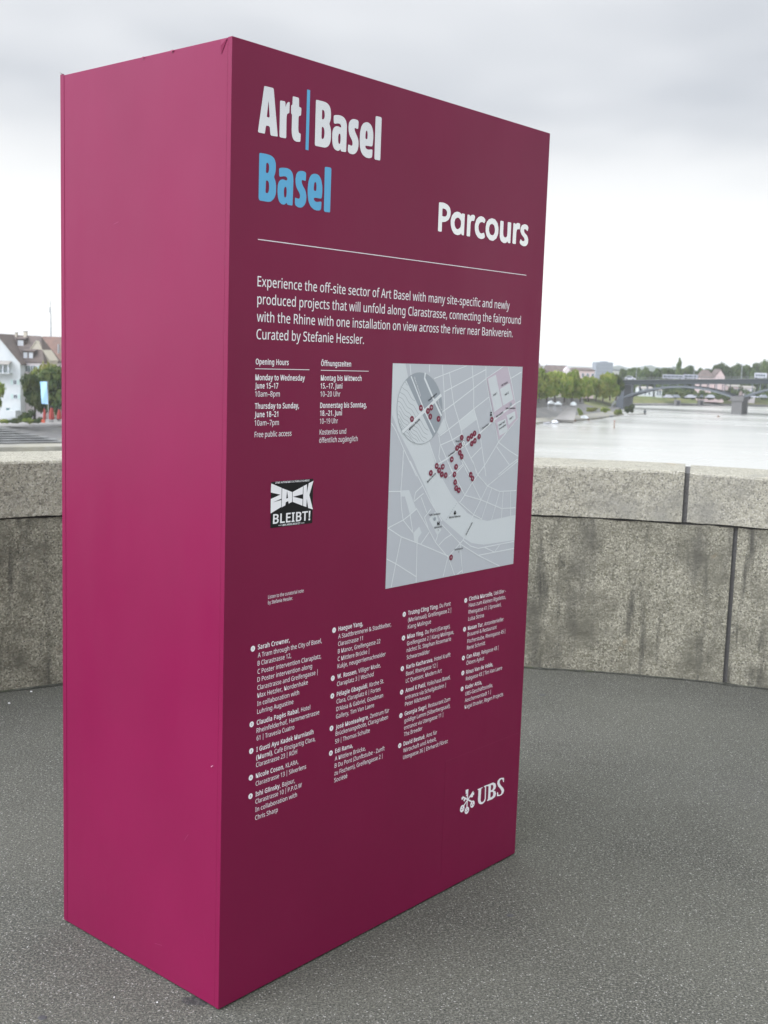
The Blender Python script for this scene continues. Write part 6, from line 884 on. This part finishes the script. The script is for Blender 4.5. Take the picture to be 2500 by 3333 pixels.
boat(1903, 1367, 32, .9, 'small boat under a white cover moored at the quay', cover='tent', hull='wood')
boat(1780, 1381, 22, .5, 'open white boat nearest to the totem at the quay foot', cover=None)
boat(1806, 1380, 24, .6, 'white boat with pale cover below the white tents', cover='tent')
boat(1862, 1372, 26, .5, 'brown wooden boat left of the white covered boat', hull='wood', cover=None)
boat(1985, 1358, 22, .4, 'low grey boat moored along the far part of the quay', cover=None, hull='car_grey')
# landing stage with a bollard at its end
a = atz(2045, 1352, ZW); b_ = atz(2099, 1349, ZW)
t = empty('landing_stage', a, 'long thin landing stage reaching into the river', 'jetty')
dv_ = (b_ - a); nn_ = Vector((-dv_.y, dv_.x, 0)).normalized()
MB().prism([tuple(nn_ * -.4 + Vector((0, 0, .25))), tuple(dv_ + nn_ * -.4 + Vector((0, 0, .25))), tuple(dv_ + nn_ * .4 + Vector((0, 0, .25))), tuple(nn_ * .4 + Vector((0, 0, .25)))], (0, 0, .2)).build('deck', M['trim'], t)
for q in (.3, .65): MB().tube([tuple(dv_ * q + Vector((0, 0, -1))), tuple(dv_ * q + Vector((0, 0, .3)))], .1, 6).build('pile', M['wood'], t)
MB().tube([tuple(dv_ + Vector((0, 0, -.5))), tuple(dv_ + Vector((0, 0, 1.0))), tuple(dv_ + Vector((0, 0, 1.7)))], [.42, .45, .3], 10).build('bollard', M['deck_dark'], t)
p = atz(1999, 1394, ZW)
t = empty('mooring_post', p, 'lone slim post standing in the river off the quay', 'post')
MB().tube([(0, 0, -1), (0, 0, 1.9)], [.16, .13], 8).build('post', M['wood'], t); MB().tube([(0, 0, 1.9), (0, 0, 2.1)], [.17, .15], 8).build('cap', M['red'], t)
p = atz(2338, 1357, ZW)
t = empty('river_buoy', p, 'tiny buoy floating mid river before the bridge pier', 'buoy')
MB().tube([(0, 0, -.3), (0, 0, .35), (0, 0, .5)], [.5, .45, .1], 10).build('float', M['wood'], t); MB().tube([(0, 0, .5), (0, 0, 1.0)], .06, 6).build('mast', M['metal'], t)

# ------------------------------------------------------------------ buildings behind the promenade
D = 440; yw = CAM.y + D
def block(name, xa, xb, yt, dd, depth, wm, rm, label, base=-9.2, yridge=None):
    yw = CAM.y + dd; x0, x1 = xat(xa, dd), xat(xb, dd); ze = zat((xa + xb) / 2, yt, dd); zr = zat((xa + xb) / 2, yridge, dd + depth / 2) if yridge else ze + .3
    return gable_house(name, x0, x1, yw, yw + depth, base, ze, zr, wm, rm, label, ridge='x', over=.3, hip=(x1 - x0) * .12 if yridge else 0), x0, x1
(t, ro, w, d, he, hr), x0, x1 = block('building', 1776, 1860, 1222, 430, 14, 'wall_pink', 'roof_brown', 'wide hip-roofed brown building above the riverside trees', yridge=1191)
g_ = empty('roof_gable', (0, 0, 0), None, None); bpy.data.objects.remove(g_)
gx = xat(1848, 430) - (x0 + x1) / 2
MB().prism([(gx - 1.2, 0.5, he + .6), (gx + 1.2, 0.5, he + .6), (gx + 1.2, .5, he + 2.0), (gx, .5, he + 3.2), (gx - 1.2, .5, he + 2.0)], (0, 4, 0)).build('dormer', M['wall_rose'], t)
(t2, *_), _, _ = block('building', 1722, 1766, 1206, 425, 14, 'wall_rose', 'roof_brown', 'brown-roofed building peeping out beside the totem', yridge=1183)
(t3, ro, w, d, he, hr), x0, x1 = block('building', 1868, 1936, 1206, 455, 16, 'wall_pink', 'roof_brown', 'long pale building with low roof left of the tower block', yridge=1199)
for k in range(4): window(t3, -w + 1.2 + k * 1.9, -w + 2.3 + k * 1.9, he - 2.6, he - 1.0, -.03)
dd = 650; x0, x1 = xat(1940, dd), xat(1995, dd)
t = empty('tower_block', ((x0 + x1) / 2, CAM.y + dd, -9), 'square grey tower block standing above the trees', 'building')
zt = zat(1968, 1179, dd) + 9; w = (x1 - x0) / 2
MB().box(-w, w, 0, 12, -2, zt).build('wall', M['wall_grey'], t); MB().box(-w * .3, w * .45, 2, 8, zt, zt + .45).build('roof_housing', M['wall_grey'], t)
for r_ in range(6):
    MB().box(-w + .3, w - .3, -.03, .02, zt - 1.5 - r_ * 1.9, zt - 1.35 - r_ * 1.9).build('ledge', M['rail'], t)

# ------------------------------------------------------------------ the far steel arch bridge
Pa = at(2026, 1252, 468); Pb = at(2404, 1249.5, 450)
Dv = Vector((Pb.x - Pa.x, Pb.y - Pa.y, 0)); SP = Dv.length; Dv.normalize(); Bn = Vector((-Dv.y, Dv.x, 0)); slope = (Pb.z - Pa.z) / SP
t = empty('arch_bridge', (Pa.x, Pa.y, Pa.z), 'long grey steel arch bridge crossing the river in the distance', 'bridge')
def BP(s, n_, z): q = Dv * s + Bn * n_; return (q.x, q.y, z + slope * s)
def bar(m_, s0, s1, n0, n1, za, zb_, zc=None, zd=None):
    zc = za if zc is None else zc; zd = zb_ if zd is None else zd
    m_.add([BP(s0, n0, za), BP(s1, n0, zc), BP(s1, n1, zc), BP(s0, n1, za), BP(s0, n0, zb_), BP(s1, n0, zd), BP(s1, n1, zd), BP(s0, n1, zb_)],
           [(3, 2, 1, 0), (4, 5, 6, 7), (0, 1, 5, 4), (1, 2, 6, 5), (2, 3, 7, 6), (3, 0, 4, 7)]); return m_
bar(MB(), -60, SP * 3.2, 0, 18, 0, 1.75).build('deck', M['deck_dark'], t)
bar(MB(), -60, SP * 3.2, -.6, 18.6, 1.755, 1.9).build('deck_edge', M['rail'], t)
r = MB(); bar(r, -60, SP * 3.2, -.5, -.42, 2.7, 2.8)
for k in range(150):
    s_ = -20 + k * 1.1; bar(r, s_, s_ + .12, -.5, -.42, 1.75, 2.7)
r.build('railing', M['rail'], t)
def arch_(s0, s1, rise, n0, n1, z_spring, th_):
    m_ = MB(); n = 24; v = []
    for k in range(n + 1):
        u = k / n; s_ = s0 + (s1 - s0) * u; z = z_spring + rise * (1 - (2 * u - 1) ** 2)
        v += [BP(s_, n0, z - th_), BP(s_, n0, z), BP(s_, n1, z), BP(s_, n1, z - th_)]
    f = [(4 * k + j, 4 * k + (j + 1) % 4, 4 * k + 4 + (j + 1) % 4, 4 * k + 4 + j) for k in range(n) for j in range(4)]
    return m_.add(v, f + [(0, 1, 2, 3), (4 * n + 3, 4 * n + 2, 4 * n + 1, 4 * n)])
zs = -4.6; rise = 4.0
for s0, s1 in ((0.8, SP - 2.2), (SP + 2.2, SP * 2 - 1.5), (SP * 2 + 2, SP * 3)):
    for n0 in (0.2, 8.5, 17.0): arch_(s0, s1, rise, n0, n0 + .7, zs, 0.75).build('arch_rib', M['steel_light'], t)
    for k in range(1, 14):
        u = k / 14; s_ = s0 + (s1 - s0) * u; z = zs + rise * (1 - (2 * u - 1) ** 2)
        if z < -.5:
            for n0 in (0.3, 17.1): bar(MB(), s_ - .15, s_ + .15, n0, n0 + .4, z, 0).build('spandrel_post', M['steel'], t)
for sp_ in (SP, SP * 2):
    m_ = MB(); zb_ = ZW - Pb.z - 1
    bar(m_, sp_ - 1.9, sp_ + 1.9, -1.0, 19, zb_, zs - 1.9).build('pier', M['pier'], t)
    bar(MB(), sp_ - 2.4, sp_ + 2.4, -1.5, 19.5, zs - 1.9, zs - .1).build('pier_cap', M['pier'], t)
bar(MB(), -2.2, 0.8, -.3, 18.4, -11, -.02).build('abutment', M['steel'], t)
m_ = MB()
q0, q1 = at(2028, 1258, 460), at(1990, 1318, 436)
lo = Vector(t.location)
for k in range(14):
    u = k / 14; c = q1.lerp(q0, u) - lo; c2 = q1.lerp(q0, (k + 1) / 14) - lo
    m_.box(c.x, c2.x + .05, c.y - .6, c.y + .6, c.z - .45, c.z)
m_.build('stair', M['rail'], t)
for k, s_ in enumerate((SP * .12, SP * .62, SP * 1.02)):
    lp = empty('street_lamp', Vector(BP(s_, -.2, 1.75)) + Pa, ['street lamp near the tree end of the far bridge', 'street lamp between the tram and the pink house', 'street lamp above the stone pier of the far bridge'][k], 'lamp', 'street lamps on the far bridge')
    MB().tube([(0, 0, 0), (0, 0, 6.0), (0, .5, 6.4), (0, 1.6, 6.5)], [.1, .07, .06, .05], 6).build('pole', M['metal'], lp)
    MB().box(-.15, .15, 1.4, 2.2, 6.42, 6.55).build('lamp_head', M['metal'], lp)
# traffic on the bridge
RZ = math.atan2(Dv.y, Dv.x)
def vehicle(name, s, n_, ln, h, wd, m, label, cat, group, nwin, P0=None, rz=None):
    p = P0 if P0 is not None else Vector(BP(s, n_, 1.76)) + Pa
    t = empty(name, p, label, cat, group, rz=RZ if rz is None else rz)
    if cat == 'car':
        b = MB(); b.prism([(-ln / 2, 0, .3), (ln / 2, 0, .3), (ln / 2, 0, h * .5), (ln * .28, 0, h * .58), (ln * .15, 0, h), (-ln * .28, 0, h), (-ln * .45, 0, h * .6), (-ln / 2, 0, h * .55)], (0, wd, 0))
        b.build('body', M[m], t, bevel=.05)
        MB().prism([(ln * .24, 0, h * .62), (ln * .14, 0, h * .93), (-ln * .26, 0, h * .93), (-ln * .38, 0, h * .64)], (0, .02, 0)).build('window', M['glass'], t).location = (0, -.025, 0)
    else:
        MB().box(-ln / 2, ln / 2, 0, wd, .4, h).build('body', M[m], t, bevel=.12)
        for k in range(nwin):
            a = -ln / 2 + .4 + k * (ln - .8) / nwin; MB().box(a, a + (ln - .8) / nwin - .2, -.03, .02, h * .48, h * .82).build('window', M['glass'], t)
    for q in (-.32, .32):
        o = MB(); n = 12; r_ = .34
        o.prism([(ln * q + r_ * math.cos(2 * math.pi * k / n), -.04, r_ + r_ * math.sin(2 * math.pi * k / n)) for k in range(n)], (0, .25, 0)); o.build('wheel', M['rubber'], t)
    return t
vehicle('bus', SP * 1.17, 3, 4.6, 2.3, 2.0, 'car_white', 'white van on the far bridge near the right edge', 'van', 'vehicles on the far bridge', 4)
vehicle('tram', SP * .42, 6, 8.5, 2.0, 2.4, 'tram_paint', 'pale tram car on the far bridge below the conifer', 'tram', 'vehicles on the far bridge', 5)
vehicle('tram', SP * .57, 6, 5.5, 2.0, 2.4, 'tram_paint', 'short pale bus right of the conifer on the far bridge', 'bus', 'vehicles on the far bridge', 3)
vehicle('parked_car', SP * .05, 3, 4.2, 1.6, 1.8, 'car_white', 'white car at the tree end of the far bridge', 'car', 'vehicles on the far bridge', 0)

# ------------------------------------------------------------------ far bank
FB = [(2028, 1203, 590, 20), (2058, 1200, 575, 24), (2092, 1203, 570, 22), (2122, 1208, 575, 20), (2150, 1200, 570, 22), (2182, 1203, 575, 22), (2235, 1197, 575, 22), (2262, 1206, 580, 18), (2286, 1202, 585, 20), (2318, 1191, 592, 24), (2348, 1190, 596, 24), (2378, 1194, 592, 22), (2405, 1188, 592, 24), (2434, 1193, 590, 22), (2462, 1190, 588, 24), (2492, 1174, 585, 28), (2520, 1170, 585, 28)]
lab = ['behind the bridge abutment', 'above the left bridge end', 'left of the row below the hills', 'in the dip left of the conifer', 'grey-green, close left of the conifer', 'touching the conifer on its left', 'touching the conifer on its right', 'small, between conifer and pink house', 'rising left of the pink house roof', 'directly behind the pink house ridge', 'behind the pink gable', 'right of the pink house', 'with the broad flat top above the pier', 'in the dip near the white van', 'behind the white van', 'tallest at the right picture edge', 'cut by the right picture edge']
for i, (x, yt, dd, r) in enumerate(FB):
    p = at(x, 1288, dd)
    tree('far_tree', (p.x, p.y, -11.6), (at(x, yt, dd).z + 11.6) * 1.2, r / FPX * dd * 1.6, 'leaf_far', 'far bank tree ' + lab[i], 'trees on the far bank', 'round', i % 4)
p = at(2205, 1288, 562); tree('conifer', (p.x, p.y, -11.6), at(2205, 1168, 562).z + 11.6, 44 / FPX * 562, 'leaf_far', 'tall dark pointed conifer rising above the far bridge', None, 'cone', 0)
# understorey of the far bank: one mass nobody could count
def mass(name, spots, m):
    V = []; F_ = []
    for i, (x, y, z, hh, r) in enumerate(spots):
        me = crown('bush', i % 3); v = np.zeros(len(me.vertices) * 3); me.vertices.foreach_get('co', v); v = v.reshape(-1, 3)
        a = i * 1.7; c_, s_ = math.cos(a), math.sin(a); q = np.empty_like(v)
        q[:, 0] = (v[:, 0] * c_ - v[:, 1] * s_) * r + x; q[:, 1] = (v[:, 0] * s_ + v[:, 1] * c_) * r + y; q[:, 2] = v[:, 2] * hh + z
        b_ = len(V); V += q.tolist(); F_ += [tuple(k + b_ for k in p.vertices) for p in me.polygons]
    me = bpy.data.meshes.new(name); me.from_pydata(V, [], F_); me.update(); me.materials.append(M[m])
    o = bpy.data.objects.new(name, me); col.objects.link(o); tag(o, kind='stuff'); return o
sp = []
for i in range(26):
    dd = 556 + (i % 3) * 8; p = at(2040 + i * 19, 1288, dd); sp.append((p.x, p.y, -11.8, 5.2 + (i % 4), 3.4))
mass('undergrowth', sp, 'leaf_far')
sp = []
for i in range(13):
    p = at(2172 + i * 16.5, 1290, 537); sp.append((p.x, p.y, -12.3, 4.6 + (i * 7 % 5) * .3, 2.6))
mass('undergrowth', sp, 'leaf_dark')
# houses on the far bank
dd = 548; x0, x1 = xat(2284, dd), xat(2362, dd)
zb = -11.8
gable_house('house', xat(2330, dd), x1, CAM.y + dd, CAM.y + dd + 10, zb, zat(2345, 1226, dd), zat(2345, 1203, dd), 'wall_pink', 'roof_brown', 'pale pink house with pointed gable above the far bridge', ridge='y', over=.2)
gable_house('house', x0, xat(2330, dd) - .05, CAM.y + dd + 1, CAM.y + dd + 10, zb, zat(2300, 1229, dd), zat(2310, 1206, dd + 4), 'wall_pink', 'roof_brown', 'wing of the pink house with brown roof facing the river', ridge='x', over=.2, hip=2)
def small_house(xa, xb, yt, dd, wm, label, nw, flat_roof=True):
    x0, x1 = xat(xa, dd), xat(xb, dd); zt = zat((xa + xb) / 2, yt, dd)
    t, ro, w, d, he, hr = gable_house('house', x0, x1, CAM.y + dd, CAM.y + dd + 8, -12.1, zt - .5, zt + .3, wm, 'trim', label, ridge='x', over=.2)
    for k in range(nw):
        a = -w + .6 + k * (2 * w - .8) / nw
        for z in (he * .62, he * .22): window(t, a, a + .9, z, z + 1.3, -.03)
small_house(2085, 2130, 1262, 546, 'wall_white', 'white house seen under the left half of the far arch', 3)
small_house(2138, 2160, 1268, 546, 'wall_white', 'narrow white house right of the other under the arch', 2)
small_house(2376, 2420, 1256, 562, 'wall_pink', 'pale pink house seen under the bridge left of the pier top', 3)
small_house(2424, 2464, 1260, 562, 'wall_rose', 'pale house seen under the bridge right of the pier', 3)
for i, (x, m) in enumerate(((2172, 'car_white'), (2196, 'car_grey'), (2243, 'car_white'), (2262, 'car_white'), (2292, 'car_grey'), (2308, 'car_white'), (2452, 'car_white'), (2480, 'car_grey'))):
    dd = 532 + (x - 2100) * .02; p = at(x, 1293, dd)
    vehicle('parked_car', 0, 0, 4.3, 1.6, 1.8, m, '%s parked on the far bank, %s counted from the left' % ('white car' if m == 'car_white' else 'grey car', nm[i]), 'car', 'cars parked along the far bank', 0, P0=Vector((p.x, p.y, p.z - .4)), rz=random.choice((0, math.pi)) if i != 9 else 0)
for i, x in enumerate((2207, 2283)):
    p = at(x, 1310, 528 + i * 6); t = empty('stone_outlet', p, ['dark stone outlet in the grass bank below the conifer', 'dark stone outlet in the grass bank below the pink house'][i], 'wall', 'stone outlets in the grass bank')
    MB().box(-1.1, 1.1, -.5, 3, -1.4, 1.1).build('wall', M['pier'], t, bevel=.1); MB().box(-.6, .6, -.56, -.51, -1.2, .6).build('opening', M['rubber'], t)

# ------------------------------------------------------------------ small things on the pavement
def spot(name, x, y, rx, ry, hgt, m, label, cat, group=None):
    p = atz(x, y, 0); rr = random.Random(int(x)); n = 18
    t = MB(); ring = [(math.cos(2 * math.pi * k / n) * rx * rr.uniform(.8, 1.1), math.sin(2 * math.pi * k / n) * ry * rr.uniform(.8, 1.1)) for k in range(n)]
    v = [(a, b, 0) for a, b in ring] + [(a * .7, b * .7, hgt) for a, b in ring]
    f = [(k, (k + 1) % n, n + (k + 1) % n, n + k) for k in range(n)] + [tuple(range(n, 2 * n))]
    o = t.add(v, f).build(name, M[m]); o.location = (p.x, p.y, 0.0005); tag(o, label, cat, group); return o
M['gum'] = mat('old_gum', (0.055, 0.056, 0.055), 0.6)
M['stain'] = mat('damp_asphalt', (0.03, 0.031, 0.027), 0.75, var=[((0.07, 0.07, 0.06), 150, 0.45, 0.6)], bump=[(190, 0.7, 0.003)])
M['paper'] = mat('paper_scrap', (0.62, 0.62, 0.58), 0.8)
G_ = 'trodden gum spots on the pavement'
spot('gum_spot', 138, 3313, .012, .010, .001, 'gum', 'dark trodden gum spot at the bottom left of the pavement', 'spot', G_)
spot('gum_spot', 1765, 2262, .020, .014, .001, 'gum', 'dark trodden gum spot near the wall right of the totem', 'spot', G_)
spot('gum_spot', 1660, 2980, .012, .010, .001, 'gum', 'dark trodden gum spot right of the totem foot', 'spot', G_)
spot('damp_stain', 640, 3258, .045, .022, .0006, 'stain', 'dark damp stain on the asphalt under the near totem corner', 'stain')
spot('pebble', 372, 3247, .0025, .002, .002, 'paper', 'white pebble on the asphalt left of the near totem corner', 'pebble', 'white pebbles on the asphalt')
spot('pebble', 512, 3264, .0025, .002, .002, 'paper', 'white pebble closest to the near totem corner', 'pebble', 'white pebbles on the asphalt')
spot('pebble', 102, 2252, .006, .005, .004, 'paper', 'white pebble at the foot of the wall on the left', 'pebble', 'white pebbles on the asphalt')
spot('pebble', 30, 2290, .006, .005, .004, 'paper', 'white pebble near the left picture edge before the wall', 'pebble', 'white pebbles on the asphalt')

# ------------------------------------------------------------------ air
hzm = bpy.data.materials.new('air'); hzm.use_nodes = True; ht = hzm.node_tree; ht.nodes.clear()
pv = ht.nodes.new('ShaderNodeVolumePrincipled'); pv.inputs['Color'].default_value = (0.93, 0.96, 1.0, 1); pv.inputs['Density'].default_value = 0.00015; pv.inputs['Anisotropy'].default_value = 0.2
ho = ht.nodes.new('ShaderNodeOutputMaterial'); ht.links.new(pv.outputs[0], ho.inputs['Volume'])
hb_ = MB().box(-5200, 5200, -5200, 6200, -17.4, 34).build('haze', hzm); tag(hb_, kind='stuff')
